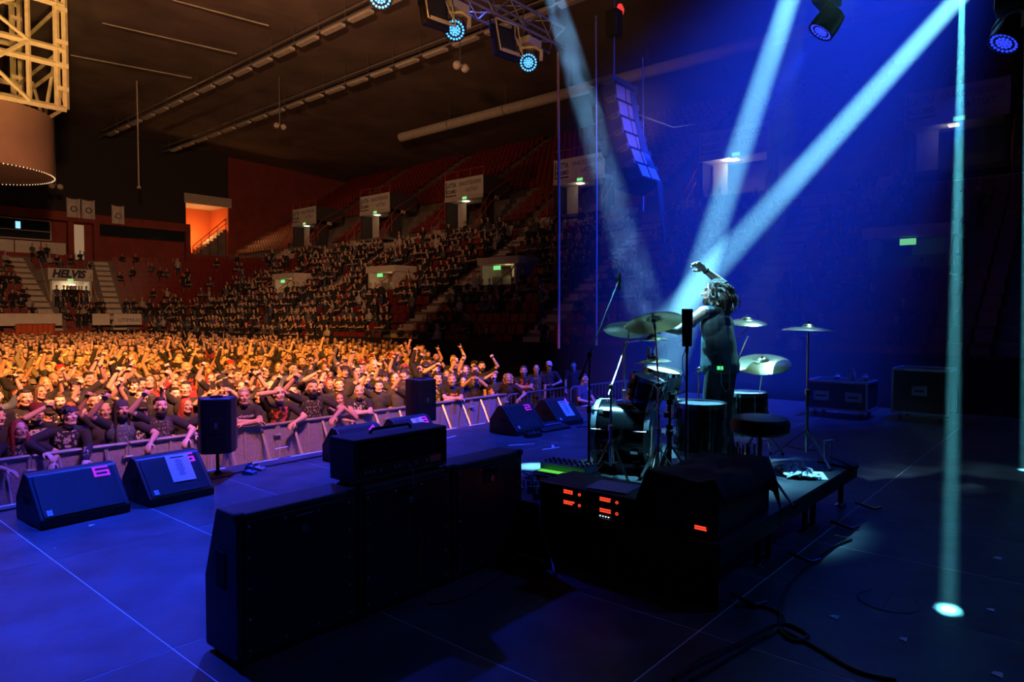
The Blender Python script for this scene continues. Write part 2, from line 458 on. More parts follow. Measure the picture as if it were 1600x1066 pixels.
# ------------------------------------------------------------------ wedge monitors
SEG = {'1': [((.3, 0), (.7, 0)), ((.5, 0), (.5, 1)), ((.5, 1), (.3, .8))], '2': [((0, 1), (1, 1)), ((1, 1), (1, .5)), ((1, .5), (0, .5)), ((0, .5), (0, 0)), ((0, 0), (1, 0))],
       '3': [((0, 1), (1, 1)), ((1, 1), (1, 0)), ((0, .5), (1, .5)), ((0, 0), (1, 0))], '4': [((.75, 0), (.75, 1)), ((.75, 1), (0, .4)), ((0, .4), (1, .4))],
       '5': [((1, 1), (0, 1)), ((0, 1), (0, .5)), ((0, .5), (1, .5)), ((1, .5), (1, 0)), ((1, 0), (0, 0))], '6': [((1, 1), (0, 1)), ((0, 1), (0, 0)), ((0, 0), (1, 0)), ((1, 0), (1, .5)), ((1, .5), (0, .5))]}
WP = [(0.0, 0.0), (0.0, 0.07), (0.30, 0.40), (0.40, 0.415), (0.58, 0.19), (0.58, 0.0)]   # (y, z) side profile
def wedge(num, loc, rz, w, label):
    t = thing('stage_monitor', label, 'speaker', loc, rz, 'wedge monitors on the stage')
    Mp = Mx(((0, 0, 1, 0), (1, 0, 0, 0), (0, 1, 0, 0), (0, 0, 0, 1)))
    MB().prism(WP, w, Mp).build('cabinet', M_blackp, t, bevel=0.012)
    # baffle frame: origin at lower left of the sloped front
    a = V((0, 0.0, 0.07)); v = V((0, 0.30, 0.33)).normalized(); u = V((1, 0, 0)); n = u.cross(v)
    B = basis(a, u, v, n)
    MB().prism([(0.035, 0.02), (w - 0.035, 0.02), (w - 0.035, 0.425), (0.035, 0.425)], 0.008, B).build('grille', M_grille, t, bevel=0.004)
    b = MB()
    for i in (0, 1):
        for j in (0, 1): b.prism([(0.06 + i * .022, 0.035 + j * .026), (0.079 + i * .022, 0.035 + j * .026), (0.079 + i * .022, 0.058 + j * .026), (0.06 + i * .022, 0.058 + j * .026)], 0.003, B, 0.008)
    b.build('badge', M_paper, t)
    b = MB()
    for (p, q) in SEG[num]:
        p = V(p); q = V(q); d = (q - p).normalized(); s = V((-d.y, d.x)) * 0.010
        f = lambda c: (w - 0.20 + c.x * 0.11, 0.335 + c.y * 0.085)
        P_ = V(f(p)) - d * 0.009; Q_ = V(f(q)) + d * 0.009
        b.prism([tuple(P_ - s), tuple(Q_ - s), tuple(Q_ + s), tuple(P_ + s)], 0.003, B, 0.0085)
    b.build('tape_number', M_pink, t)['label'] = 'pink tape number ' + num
    for x, sgn in ((-0.002, -1), (w + 0.002, 1)):
        MB().box((x, 0.30, 0.20), (0.006, 0.14, 0.06)).build('side_handle', M_rubber, t)
    return t, B
def setlist(t, B, u0, v0, wd, ht, label, skew=0.0):
    s = thing('setlist', label, 'paper', M=Mx.Translation(t.location) @ Mx.Rotation(t.rotation_euler.z, 4, 'Z'))
    S = Mx.Rotation(skew, 4, 'Z')
    B2 = B @ Mx.Translation((u0, v0, 0.012)) @ S
    MB().prism([(0, 0), (wd, 0), (wd, ht), (0, ht)], 0.0015, B2).build('sheet', M_paper, s)
    b = MB(); b.prism([(wd * .2, ht * .88), (wd * .78, ht * .88), (wd * .78, ht * .93), (wd * .2, ht * .93)], 0.0006, B2, 0.0016)
    for i in range(13):
        l = wd * (0.10 + 0.10 * ((i * 37 % 10) / 10)); y = ht * (0.80 - i * 0.048)
        b.prism([(wd / 2 - l, y), (wd / 2 + l, y), (wd / 2 + l, y + ht * .018), (wd / 2 - l, y + ht * .018)], 0.0006, B2, 0.0016)
    b.build('printed_lines', M_ink, s)
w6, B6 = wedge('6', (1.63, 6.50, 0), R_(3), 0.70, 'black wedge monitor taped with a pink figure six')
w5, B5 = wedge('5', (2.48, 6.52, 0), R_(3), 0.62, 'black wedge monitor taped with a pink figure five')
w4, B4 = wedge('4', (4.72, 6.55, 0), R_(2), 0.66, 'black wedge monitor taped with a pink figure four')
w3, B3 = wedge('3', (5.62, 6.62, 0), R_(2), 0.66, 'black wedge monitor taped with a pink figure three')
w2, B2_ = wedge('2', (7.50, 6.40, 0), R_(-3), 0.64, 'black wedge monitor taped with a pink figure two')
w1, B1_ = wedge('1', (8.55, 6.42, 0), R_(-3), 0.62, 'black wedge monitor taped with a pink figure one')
setlist(w5, B5, 0.26, 0.13, 0.22, 0.30, 'white printed setlist taped to the monitor numbered five', -0.03)
setlist(w3, B3, 0.30, 0.33, 0.20, 0.09, 'white printed setlist on the monitor numbered three', 0.03)
setlist(w1, B1_, 0.24, 0.09, 0.22, 0.30, 'white printed setlist taped to the monitor numbered one', -0.03)

# ------------------------------------------------------------------ small loudspeakers on short poles at the stage lip
def fill_speaker(loc, rz, label):
    t = thing('fill_speaker', label, 'speaker', loc, rz, 'fill speakers at the stage lip')
    pts = []
    for (y, hw) in [(-.16, .10), (-.15, .15), (-.02, .19), (.12, .20), (.145, .18)]: pts.append((y, hw))
    poly = [(-hw, y) for y, hw in pts] + [(hw, y) for y, hw in reversed(pts)]
    MB().prism(poly, 0.60, None, 0.26).build('cabinet', M_blackp, t, bevel=0.025)
    MB().box((0, -.160, .58), (.13, .012, .17)).build('rear_panel', M_rubber, t)
    MB().box((0, -.168, .57), (.03, .01, .06)).build('socket', M_steel, t)
    MB().box((0, .147, .56), (.33, .008, .52)).build('grille', M_grille, t)
    MB().box((0, -.02, .872), (.13, .05, .02)).build('handle', M_rubber, t, bevel=.006)
    MB().cyl((0, 0, .02), (0, 0, .27), .018).build('pole', M_blackm, t, True)
    MB().lathe([(.17, 0), (.17, .015), (.05, .022), (.022, .05)], 20).build('base', M_blackm, t, True)
fill_speaker((3.50, 7.32, 0), R_(-30), 'dark fill speaker on a short pole beside the monitor numbered five')
fill_speaker((6.48, 7.32, 0), R_(-10), 'dark fill speaker on a short pole beside the monitor numbered three')

# ------------------------------------------------------------------ guitar cabinets seen from behind
M_cab = mat('cab_tolex', (0.013, 0.013, 0.015), 0.55, bump=0.25, bscale=500)
def cab(x, w, label, cable=False):
    t = thing('guitar_cabinet', label, 'amplifier', (x, 3.16, 0), 0, 'slanted guitar cabinets in a row')
    Mp = Mx(((0, 0, 1, 0), (1, 0, 0, 0), (0, 1, 0, 0), (0, 0, 0, 1)))
    h = 0.775
    MB().prism([(0, .03), (0, h), (.22, h), (.355, .40), (.355, .03)], w, Mp).build('body', M_cab, t, bevel=0.014)
    MB().box((w / 2, -.004, h / 2 + .012), (w - .07, .014, h - .10)).build('back_panel', M_blackp, t, bevel=.003)
    f = MB(); f.prism([(.02, .03), (w - .02, .03), (w - .02, .36), (.02, .36)], .01, basis((0, .355, .04), (1, 0, 0), (0, 0, 1), (0, 1, 0))).build('grille_cloth', M_grille, t)
    sm = MB().lathe([(.0075, 0), (.0075, .002), (.004, .005), (.001, .006)], 8, Mx.Rotation(pi / 2, 4, 'X')).mesh('screw', M_steel)
    for i in range(5):
        for sx in (.055, w - .055): obj('screw', sm, t, Mx.Translation((sx, -.011, .09 + i * (h - .155) / 4)))
    for i in range(1, 3):
        for z in (.09, h - .065): obj('screw', sm, t, Mx.Translation((.055 + i * (w - .11) / 3, -.011, z)))
    jp = MB(); jp.box((w / 2, -.013, .66), (.14, .006, .10)); jp.build('jack_plate', M_rubber, t, bevel=.003)
    MB().lathe([(.02, 0), (.02, .008), (.011, .009), (.011, .004)], 12, Mx.Translation((w / 2 + .01, -.016, .635)) @ Mx.Rotation(pi / 2, 4, 'X')).build('jack', M_steel, t)
    MB().tube([(w / 2 - .05, -.016, .70), (w / 2 - .05, -.04, .712), (w / 2 + .05, -.04, .712), (w / 2 + .05, -.016, .70)], .008, 6).build('grip', M_rubber, t, True)
    for sx in (.02, w - .02):
        for (yy, zz) in ((0.015, h - .015), (.015, .05)):
            MB().box((sx, yy, zz), (.052, .044, .044)).build('corner_cap', M_rubber, t, bevel=.012)
        for yy in (.06, .30): MB().cyl((sx + (.03 if sx < .1 else -.03), yy, 0), (sx + (.03 if sx < .1 else -.03), yy, .035), .022).build('foot', M_rubber, t)
    if True:
        hd = MB(); hd.box((-.002, .17, .47), (.008, .09, .19)); hd.build('side_handle', M_rubber, t, bevel=.003)
    return t
cab(1.60, 0.70, 'black slant guitar cabinet with nothing on it beside the one under the amp')
cab(2.32, 0.72, 'black slant guitar cabinet standing under the amplifier head')
cab(3.06, 0.70, 'black slant guitar cabinet with bare top beside the drum riser')
# amplifier head on the middle cabinet
t = thing('amplifier_head', 'black valve amplifier head standing on a guitar cabinet, rear panel showing', 'amplifier', (2.30, 3.17, 0.775))
W, Dp, Hh = 0.72, 0.24, 0.27
b = MB(); b.bbox((0, 0, .02), (W, Dp, .04)); b.bbox((0, 0, Hh - .02), (W, Dp, Hh)); b.bbox((0, 0, .04), (.02, Dp, Hh - .02)); b.bbox((W - .02, 0, .04), (W, Dp, Hh - .02)); b.bbox((.02, Dp - .03, .04), (W - .02, Dp, Hh - .02))
b.build('sleeve', M_cab, t, bevel=.006)
MB().bbox((.02, .012, .045), (W - .02, .03, .105)).build('rear_panel', mat('panel_grey', (.05, .05, .056), .35, .5), t)
MB().bbox((.02, .03, .115), (W - .02, .04, Hh - .025)).build('vent_grille', M_blackp, t)
for i in range(7): MB().bbox((.03, .022, .125 + i * .017), (W - .03, .03, .129 + i * .017)).build('vent_bar', M_rubber, t)
for i, x in enumerate([.08, .11, .14, .19, .30, .33, .46, .55]):
    MB().lathe([(.011, 0), (.011, .006), (.006, .007)], 10, Mx.Translation((x, .011, .072)) @ Mx.Rotation(pi / 2, 4, 'X')).build('jack', M_steel, t)
MB().bbox((.38, .006, .06), (.43, .013, .09)).build('power_socket', M_rubber, t)
MB().bbox((.58, .008, .055), (.67, .012, .095)).build('rating_plate', M_steel, t)
for x in (.06, W - .06):
    for y in (.04, Dp - .04): MB().cyl((x, y, 0), (x, y, .022), .018).build('foot', M_rubber, t)
MB().tube([(.2, .12, Hh), (.22, .12, Hh + .025), (.5, .12, Hh + .025), (.52, .12, Hh)], .010, 6).build('carry_handle', M_rubber, t, True)
def cable(name, pts, r, m, label, sub=6):
    pts = [V(p) for p in pts]; out = []
    for i in range(len(pts) - 1):
        p0 = pts[max(i - 1, 0)]; p1 = pts[i]; p2 = pts[i + 1]; p3 = pts[min(i + 2, len(pts) - 1)]
        for k in range(sub):
            u = k / sub
            out.append(0.5 * ((2 * p1) + (p2 - p0) * u + (2 * p0 - 5 * p1 + 4 * p2 - p3) * u * u + (3 * p1 - p0 - 3 * p2 + p3) * u ** 3))
    out.append(pts[-1])
    o = MB().tube(out, r, 6).build(name, m, None, True)
    return tag(o, label, 'cable')
M_cable = mat('cable_black', (.012, .012, .013), .5)
M_cabw = mat('cable_grey', (.30, .32, .36), .5)
cable('speaker_cable', [(2.63, 3.165, .845), (2.66, 3.13, .86), (2.69, 3.12, .80), (2.70, 3.135, .70), (2.695, 3.140, .635)], .004, M_cabw, 'thin grey speaker lead from the amp head down to the cabinet jack')
cable('speaker_cable', [(2.72, 3.139, .62), (2.76, 3.10, .60), (2.78, 3.10, .45), (2.77, 3.12, .25), (2.75, 3.08, .03), (2.8, 2.98, .008), (3.0, 2.95, .008), (3.25, 2.99, .008), (3.6, 3.05, .008)], .006, M_cable, 'black cable hanging down the back of the cabinet to the deck')
# small pedal on the deck behind the cabinets
def pedal(loc, rz, s, col, label, grp):
    t = thing('effect_pedal', label, 'pedal', loc, rz, grp)
    m = mat('pedal_%02d%02d%02d' % tuple(int(c * 99) for c in col), col, .35, .3)
    Mp = Mx(((0, 0, 1, 0), (1, 0, 0, 0), (0, 1, 0, 0), (0, 0, 0, 1)))
    w, l, h = s
    MB().prism([(-l / 2, 0), (-l / 2, h * .6), (l / 2, h), (l / 2, 0)], w, Mx.Translation((-w / 2, 0, 0)) @ Mp).build('housing', m, t, bevel=.004)
    for i in range(3): MB().cyl((-w / 3 + i * w / 3, l * .28, h * .85), (-w / 3 + i * w / 3, l * .28, h + .018), w * .09).build('knob', M_rubber, t)
    MB().cyl((0, -l * .25, h * .6), (0, -l * .25, h * .7 + .018), w * .11).build('footswitch', M_chrome, t)
    MB().cyl((-w / 2 - .02, 0, h * .4), (-w / 2, 0, h * .4), .007).build('plug', M_chrome, t)
    return t
pedal((3.60, 2.93, 0), R_(20), (.13, .15, .06), (.015, .015, .016), 'black pedal box lying on the deck behind the cabinets', None)
for i, (px, py, c) in enumerate([(390, 741, (.05, .2, .35)), (404, 735, (.3, .35, .4)), (395, 733, (.03, .1, .3))]):
    p = at(px, py); pedal((p.x, p.y, 0), R_(25), (.09, .14, .05), c, ['teal guitar pedal on the deck below the crowd barrier', 'silver guitar pedal on the deck below the crowd barrier', 'navy guitar pedal on the deck below the crowd barrier'][i], None)
# pedalboards between monitors 2 and 1
t = thing('pedalboard', 'blue-lit pedalboard with two rows of footswitches beside the monitor numbered one', 'pedalboard', (7.98, 6.28, 0), R_(-4))
Mp = Mx(((0, 0, 1, 0), (1, 0, 0, 0), (0, 1, 0, 0), (0, 0, 0, 1)))
MB().prism([(0, 0), (0, .035), (.3, .10), (.3, 0)], .62, Mp).build('case', M_blackp, t, bevel=.006)
for r in range(2):
    for i in range(8): MB().cyl((.07 + i * .07, .07 + r * .15, .045 + r * .033), (.07 + i * .07, .07 + r * .15, .075 + r * .033), .014).build('footswitch', M_chrome, t)
MB().box((.31, .15, .075), (.5, .03, .012), rotx(.21)).build('display_strip', mat('panel_blue', (.12, .16, .3), .3), t)
pedal((7.62, 6.20, 0), R_(-10), (.26, .11, .09), (.02, .02, .022), 'black rocker pedal lying before the monitor numbered two', None)
# cables on the pit-side deck
cable('stage_cable', [(2.9, 7.35, .01), (3.3, 7.15, .01), (3.75, 7.25, .01), (4.4, 7.3, .01), (4.9, 7.32, .01)], .009, M_cable, 'black cable run along the stage lip past the fill speaker')
cable('stage_cable', [(0.2, 7.42, .01), (1.2, 7.38, .01), (2.2, 7.44, .01), (3.0, 7.40, .01)], .009, M_cable, 'black cable run along the stage lip behind the monitor numbered six')
cable('stage_cable', [(8.7, 6.2, .008), (9.1, 6.05, .008), (9.45, 6.2, .008), (9.3, 6.4, .008), (8.95, 6.3, .008)], .007, M_cable, 'black cable loop on the deck before the monitor numbered one')

# ------------------------------------------------------------------ cables on the dark deck, right foreground
def deckpts(l): return [V((at(x, y).x, at(x, y).y, .010)) for x, y in l]
cable('stage_cable', deckpts([(1052, 1066), (1100, 1030), (1170, 1005), (1215, 985), (1225, 930), (1262, 885), (1300, 858), (1330, 845)]), .010, M_cable, 'black cable trailing across the deck from the drum riser')
cable('stage_cable', deckpts([(1060, 1058), (1130, 1022), (1215, 978), (1262, 995), (1240, 1004), (1218, 985), (1270, 1012), (1340, 1052), (1400, 1066)]), .010, M_cable, 'black cable with a loose loop crossing the deck seam')
cable('stage_cable', deckpts([(1080, 1066), (1160, 1018), (1225, 972), (1190, 950), (1150, 950)]), .010, M_cable, 'black cable curling out from under the riser corner')
# chalked X ring on the deck
t = thing('tape_mark', 'thin taped ring with a cross bar on the dark deck', 'tape', (at(1388, 940).x, at(1388, 940).y, 0))
ring = [(0.17 * cos(a * pi / 12), 0.17 * sin(a * pi / 12), .002) for a in range(3, 22)]
M_chalk = mat('faded_tape', (.12, .13, .14), .8)
MB().tube(ring, .004, 4).build('ring', M_chalk, t); MB().tube([(-.15, .0, .002), (.17, .01, .002)], .004, 4).build('bar', M_chalk, t)
# black case edge at the right of the frame
t = thing('road_case', 'black road case at the edge of the stage beside the floor light spots', 'case', (6.35, -0.28, 0), R_(4))
MB().bbox((0, -.5, .0), (1.0, .42, .34)).build('body', M_blackp, t, bevel=.05)
MB().bbox((-.01, -.49, .20), (1.01, .43, .225)).build('edge_trim', M_blackm, t)

# ------------------------------------------------------------------ flight cases at the far side of the stage
def flight(loc, rz, s, label, panels):
    t = thing('flight_case', label, 'case', loc, rz)
    w, d, h = s
    MB().bbox((0, 0, .14), (w, d, h)).build('body', M_blackp, t)
    b = MB()
    for x in (0, w):
        for y in (0, d): b.box((x, y, (h + .14) / 2), (.035, .035, h - .12))
    for z in (.14, h):
        for y in (0, d): b.box((w / 2, y, z), (w, .035, .035))
        for x in (0, w): b.box((x, d / 2, z), (.035, d, .035))
    b.build('edge_profile', M_alu, t)
    for (a, c_) in panels:
        MB().box((-.015, a, h * .6), (.02, c_, .16)).build('dish', M_steel, t); MB().box((-.03, a, h * .6), (.02, c_ * .6, .03)).build('latch_handle', M_rubber, t)
    for x in (.1, w - .1):
        for y in (.1, d - .1): MB().lathe([(.05, -.02), (.05, .02)], 12, Mx.Translation((x, y, .05)) @ Mx.Rotation(pi / 2, 4, 'X')).build('caster', M_rubber, t); MB().box((x, y, .11), (.08, .05, .07)).build('caster_fork', M_steel, t)
    return t
flight((12.5, 2.95, 0), 0, (.7, .95, .62), 'flight case with metal edges and two dished latches on casters', [(.2, .26), (.72, .26)])
flight((12.9, 1.85, 0), 0, (.8, .8, .86), 'tall open-fronted flight case with metal edges on the far deck', [(.4, .22)])
for i, (y, z0, h_) in enumerate([(3.05, .64, .12), (3.25, .64, .2), (3.5, .64, .1)]):
    o = MB().lathe([(.05, 0), (.055, h_ * .5), (.03, h_ * .8), (.03, h_)], 12).build('bottle', mat('bottle_plastic', (.3, .34, .42), .3), None, True, loc=(12.8, y, z0))
    tag(o, ['short bottle standing on the flight case with two latches', 'tall bottle standing on the flight case with two latches', 'squat bottle standing on the flight case with two latches'][i], 'bottle')

# ------------------------------------------------------------------ drum riser
RX0, RX1, RY0, RY1, RZ = 3.78, 6.78, 1.66, 3.66, 0.40
t = thing('drum_riser', 'low black drum riser on steel legs carrying the drum kit', 'platform', (0, 0, 0))
for k in range(3):
    MB().bbox((RX0 + k + .004, RY0 + .004, RZ - .022), (RX0 + k + .996, RY1 - .004, RZ)).build('deck_board', mat('riser_top', (.03, .032, .036), .45, var=.4, scale=4), t)
    b = MB()
    for y in (RY0 + .03, RY1 - .03): b.box((RX0 + k + .5, y, RZ - .075), (.98, .05, .10))
    for x in (RX0 + k + .03, RX0 + k + .97): b.box((x, (RY0 + RY1) / 2, RZ - .075), (.05, 1.9, .10))
    b.build('frame', M_blackm, t)
    for x in (RX0 + k + .10, RX0 + k + .90):
        for y in (RY0 + .12, RY1 - .12):
            l = MB().cyl((x, y, .02), (x, y, RZ - .03), .024).build('leg', M_blackm, t, True)
            MB().lathe([(.05, 0), (.05, .012), (.02, .03), (.02, .06)], 14, Mx.Translation((x, y, 0))).build('levelling_foot', M_chrome, l, True)
pts = []
for i in range(61):
    y = RY0 + 0.01 + (RY1 - RY0 - 0.02) * i / 60; pts.append((RX0 + .005 + .012 * sin(i * 1.9), y))
b = MB(); vs = [(x, y, z) for (x, y) in pts for z in (0.004, RZ - .02)]
b.add(vs, [(2 * i, 2 * i + 2, 2 * i + 3, 2 * i + 1) for i in range(60)]).build('skirt', M_drape, t)
for (x, y, a) in [(3.98, 1.52, 30), (4.95, 1.50, 25), (5.95, 1.50, 20), (6.7, 1.50, 25)]:
    MB().tube([(x, y + .16, .05), (x, y, .02), (x + .09, y - .03, .02)], .012, 6).build('brace_clip', M_chrome, t, True)

# ------------------------------------------------------------------ gear on the riser edge
M_dev = mat('device_black', (.016, .016, .018), .35, .2)
t = thing('rack_unit', 'black rack of wireless receivers with red displays under a blue-lit sheet', 'rack', (RX0 + .03, 2.18, RZ))
MB().bbox((0, 0, 0), (.42, .86, .165)).build('case', M_blackp, t, bevel=.008)
for r in range(2):
    MB().bbox((-.008, .02, .02 + r * .075), (0, .84, .085 + r * .075)).build('receiver', M_dev, t)
    for k in range(2):
        y = .55 - k * .30
        d = MB().bbox((-.011, y, .035 + r * .075), (-.008, y + .085, .070 + r * .075)).build('display', mat('display_bg', (.03, .003, .002), .3), t)
        g = MB(); q = random.Random(r * 2 + k)
        for row in range(2):
            yy = .082
            while yy > .006:
                l = q.uniform(.006, .016); g.bbox((-.013, y + yy - l, .040 + r * .075 + row * .015), (-.0112, y + yy, .050 + r * .075 + row * .015)); yy -= l + .004
        g.build('segment', M_redled, d)
        MB().lathe([(.010, -.002), (.010, .002), (.007, .002), (.007, -.002)], 12, Mx.Translation((-.010, y - .05, .048 + r * .075)) @ Mx.Rotation(pi / 2, 4, 'Y'), True).build('led_ring', M_redled, t)
for i in range(4): MB().box((-.010, .33 - i * .022, .012), (.004, .007, .006)).build('led', glow('led_white', (.8, .9, 1), 2), t)
o = MB().box((0, 0, 0), (.26, .30, .008)).build('printed_sheet', mat('blue_sheet', (.45, .5, .62), .6)); o.location = (RX0 + .20, 2.52, RZ + .171); o.rotation_euler = (0, 0, R_(8))
tag(o, 'pale printed sheet lying on the rack with red displays', 'paper')
t = thing('gear_case', 'black gear case with a small red display and green tape on the riser corner', 'case', (RX0 + .05, RY0 + .04, RZ))
MB().bbox((0, 0, 0), (.85, .46, .33)).build('body', M_blackp, t, bevel=.02)
MB().bbox((-.006, .16, .055), (0, .20, .09)).build('green_tape', mat('green_tape', (.04, .45, .10), .6), t)
d = MB().bbox((-.006, .07, .05), (0, .145, .085)).build('display', MT['display_bg'], t)
g = MB(); q = random.Random(9)
for row in range(2):
    yy = .072
    while yy > .006:
        l = q.uniform(.005, .012); g.bbox((-.008, .07 + yy - l, .055 + row * .014), (-.0062, .07 + yy, .065 + row * .014)); yy -= l + .003
g.build('segment', M_redled, d)
# folded black cloth on the trunk
b = MB(); N = 22
vs = []; 
for i in range(N + 1):
    for j in range(N + 1):
        x = -.03 + .96 * i / N; y = -.05 + .60 * j / N
        z = .345 + .045 * (mnoise.noise(V((x * 5, y * 6, 1.3))) + .5) + .02 * mnoise.noise(V((x * 14, y * 14, 4)))
        e = max(0, x - .84) + max(0, .0 - y) + max(0, y - .47)
        z -= e * 2.6
        vs.append((x, y, z))
fs = [(i * (N + 1) + j, (i + 1) * (N + 1) + j, (i + 1) * (N + 1) + j + 1, i * (N + 1) + j + 1) for i in range(N) for j in range(N)]
o = b.add(vs, fs).build('black_cloth', mat('cloth_black', (.012, .012, .014), .9), None, 'all'); o.location = (RX0 + .05, RY0 + .04, RZ)
sm = o.modifiers.new('thick', 'SOLIDIFY'); sm.thickness = .008
tag(o, 'crumpled black cloth thrown over the gear case on the riser', 'cloth')
# tabletop mixer with a green strip, interface box, pedals and leads
t = thing('mixer', 'small mixer with a lit green strip on the riser edge', 'mixer', (4.36, 3.08, RZ), R_(4))
MB().bbox((0, 0, .03), (.30, .44, .075)).build('body', M_dev, t, bevel=.006)
MB().bbox((.02, .03, .075), (.09, .41, .079)).build('green_strip', glow('green_strip', (.12, .8, .05), .9), t)
MB().bbox((.10, .0, .075), (.30, .44, .135)).build('control_block', mat('panel_blue2', (.16, .2, .32), .35, .3), t, bevel=.006)
for i in range(3):
    for j in range(8): MB().cyl((.13 + i * .06, .04 + j * .052, .135), (.13 + i * .06, .04 + j * .052, .152), .009, n=8).build('knob', M_rubber, t)
for x in (.03, .27):
    for y in (.03, .41): MB().cyl((x, y, 0), (x, y, .032), .014).build('foot', M_rubber, t)
cols = [(.2, .25, .35), (.03, .25, .3), (.05, .3, .28), (.35, .38, .45), (.02, .02, .03), (.1, .12, .3), (.05, .28, .25), (.02, .02, .03)]
nmz = ['slate', 'teal', 'sea-green', 'silver', 'black', 'navy', 'jade', 'jet black']
for i, (x, y) in enumerate([(4.02, 3.52), (4.18, 3.42), (4.05, 3.28), (4.20, 3.22), (3.92, 3.38), (3.92, 3.12), (4.04, 3.04), (4.14, 2.92)]):
    pedal((x, y, RZ), R_(80 + 15 * (i % 3)), (.075, .125, .05), cols[i], nmz[i] + ' effect pedal in the cluster on the riser edge', 'pedals on the riser edge')
for i in range(6):
    q = random.Random(50 + i); y0 = 2.95 + .1 * i
    cable('patch_lead', [(4.45, y0, RZ + .02), (4.3 - .05 * i % 3, y0 - .05, RZ + .10 + .02 * (i % 3)), (4.1, y0 - .03 + q.uniform(-.1, .1), RZ + .06), (3.95, y0 + q.uniform(-.1, .1), RZ + .03)], .005, mat('lead_blue', (.10, .13, .35), .5), 'blue patch lead %s the pedal cluster' % ['crossing', 'arching over', 'looped beside', 'lying behind', 'curled before', 'running into'][i])
cable('mains_lead', [(3.84, 3.06, RZ + .01), (3.765, 3.0, RZ - .01), (3.74, 2.97, .25), (3.70, 2.85, .08), (3.55, 2.72, .01), (3.3, 2.7, .01)], .006, mat('lead_violet', (.2, .17, .5), .5), 'violet lead hanging over the riser skirt to the deck')
# towel and sheet on the riser
b = MB(); N = 26; vs = []
for i in range(N + 1):
    for j in range(N + 1):
        u = i / N - .5; v = j / N - .5
        r = .16 + .09 * mnoise.noise(V((u * 3, v * 3, 7)))
        x = u * .42 + .05 * mnoise.noise(V((v * 9, u * 5, 2))); y = v * .26 + .05 * mnoise.noise(V((u * 9, v * 4, 9)))
        z = max(.004, .07 * (1 - 2.2 * (u * u + v * v)) * (.6 + 1.2 * mnoise.noise(V((u * 8, v * 8, 3)))) + .012)
        vs.append((x, y, z))
o = b.add(vs, [(i * (N + 1) + j, (i + 1) * (N + 1) + j, (i + 1) * (N + 1) + j + 1, i * (N + 1) + j + 1) for i in range(N) for j in range(N)]).build('towel', mat('towel', (.62, .7, .7), .95, bump=.4, bscale=300), None, 'all')
p = at(1243, 741, RZ); o.location = (p.x, p.y, RZ); o.rotation_euler = (0, 0, .6); tag(o, 'crumpled pale towel on the riser beside the paper sheet', 'towel')
sm = o.modifiers.new('thick', 'SOLIDIFY'); sm.thickness = .006
ps = [at(1228, 743, RZ), at(1258, 737, RZ), at(1300, 741, RZ), at(1290, 752, RZ)]
c0 = sum(ps, V()) / 4
b = MB(); b.box((0, 0, 0), (.30, .21, .003)); o = b.build('paper_sheet', M_paper); o.location = (c0.x, c0.y, RZ + .003); o.rotation_euler = (0, 0, R_(25)); tag(o, 'white paper sheet lying flat on the riser beside the towel', 'paper')
pp = MB()
for i in range(4): pp.box((-.02, -.06 + i * .035, .0018), (.2 - .03 * (i % 2), .006, .0006))
pp.build('printed_lines', M_ink, o)

# ------------------------------------------------------------------ drums
M_shell = mat('drum_lacquer', (.012, .013, .016), .16, .0, coat=1.0)
M_skin = mat('drum_head', (.80, .78, .70), .45)
M_skinc = mat('drum_head_coated', (.78, .72, .58), .55, var=.08, scale=6)
M_cymb = mat('cymbal_bronze', (.62, .50, .30), .26, .95, var=.15, scale=5)
M_hoopw = mat('white_hoop', (.75, .8, .8), .35)
def lug_ring(t, r, z0, z1, n, off=0.0, M=None):
    for k in range(n):
        a = 2 * pi * (k + off) / n
        d = V((cos(a), sin(a), 0)); p = d * (r + .012); q = d * (r + .020)
        b = MB(); zm = [z0 + .09, z1 - .09] if z1 - z0 > .26 else [(z0 + z1) / 2]
        for z in zm: b.box((p.x, p.y, z), (.022, .022, .055), rotz(a))
        if M: b.v = [tuple(M @ V(v)) for v in b.v]
        l = b.build('lug', M_chrome, t)
        b = MB().cyl((q.x, q.y, z0 - .005), (q.x, q.y, z1 + .005), .0045, n=6)
        if M: b.v = [tuple(M @ V(v)) for v in b.v]
        b.build('tension_rod', M_chrome, t)
def drum(name, label, c, r, h, tilt=None, legs=0, shell=None, head=None, bottom_hoop=True):
    """c is the centre of the drum bottom"""
    M = (tilt or Mx.Identity(3)).to_4x4()
    t = thing(name, label, 'drum', M=Mx.Translation(V(c)) @ M)
    MB().lathe([(r - .004, 0), (r, .005), (r, h - .005), (r - .004, h)], 40).build('shell', shell or M_shell, t, True)
    MB().lathe([(r - .006, h + .001), (r - .012, h + .006), (.001, h + .006)], 40).build('batter_head', head or M_skin, t, True)
    hp = [(r + .012, -.02), (r + .012, .02), (r + .004, .02), (r + .004, -.02)]
    MB().lathe([(a, b_ + h) for a, b_ in hp], 40, None, True).build('hoop', M_chrome, t, True)
    MB().lathe([(a, b_) for a, b_ in hp], 40, None, True).build('hoop', M_chrome, t, True)
    lug_ring(t, r, 0.0, h, 8)
    for k in range(legs):
        a = 2 * pi * (k + .3) / 3; d = V((cos(a), sin(a), 0)); p = d * (r + .022)
        lg = MB().tube([p + V((0, 0, .22)), p + V((0, 0, -.08)), p * 1.12 + V((0, 0, RZ - c[2] + .012))], .0055, 6).build('leg', M_chrome, t, True)
        MB().box(p + V((0, 0, .12)), (.035, .035, .05), rotz(a)).build('leg_bracket', M_chrome, t)
        MB().ell(p * 1.12 + V((0, 0, RZ - c[2] + .012)), (.014, .014, .012)).build('rubber_tip', M_rubber, lg, True)
    return t
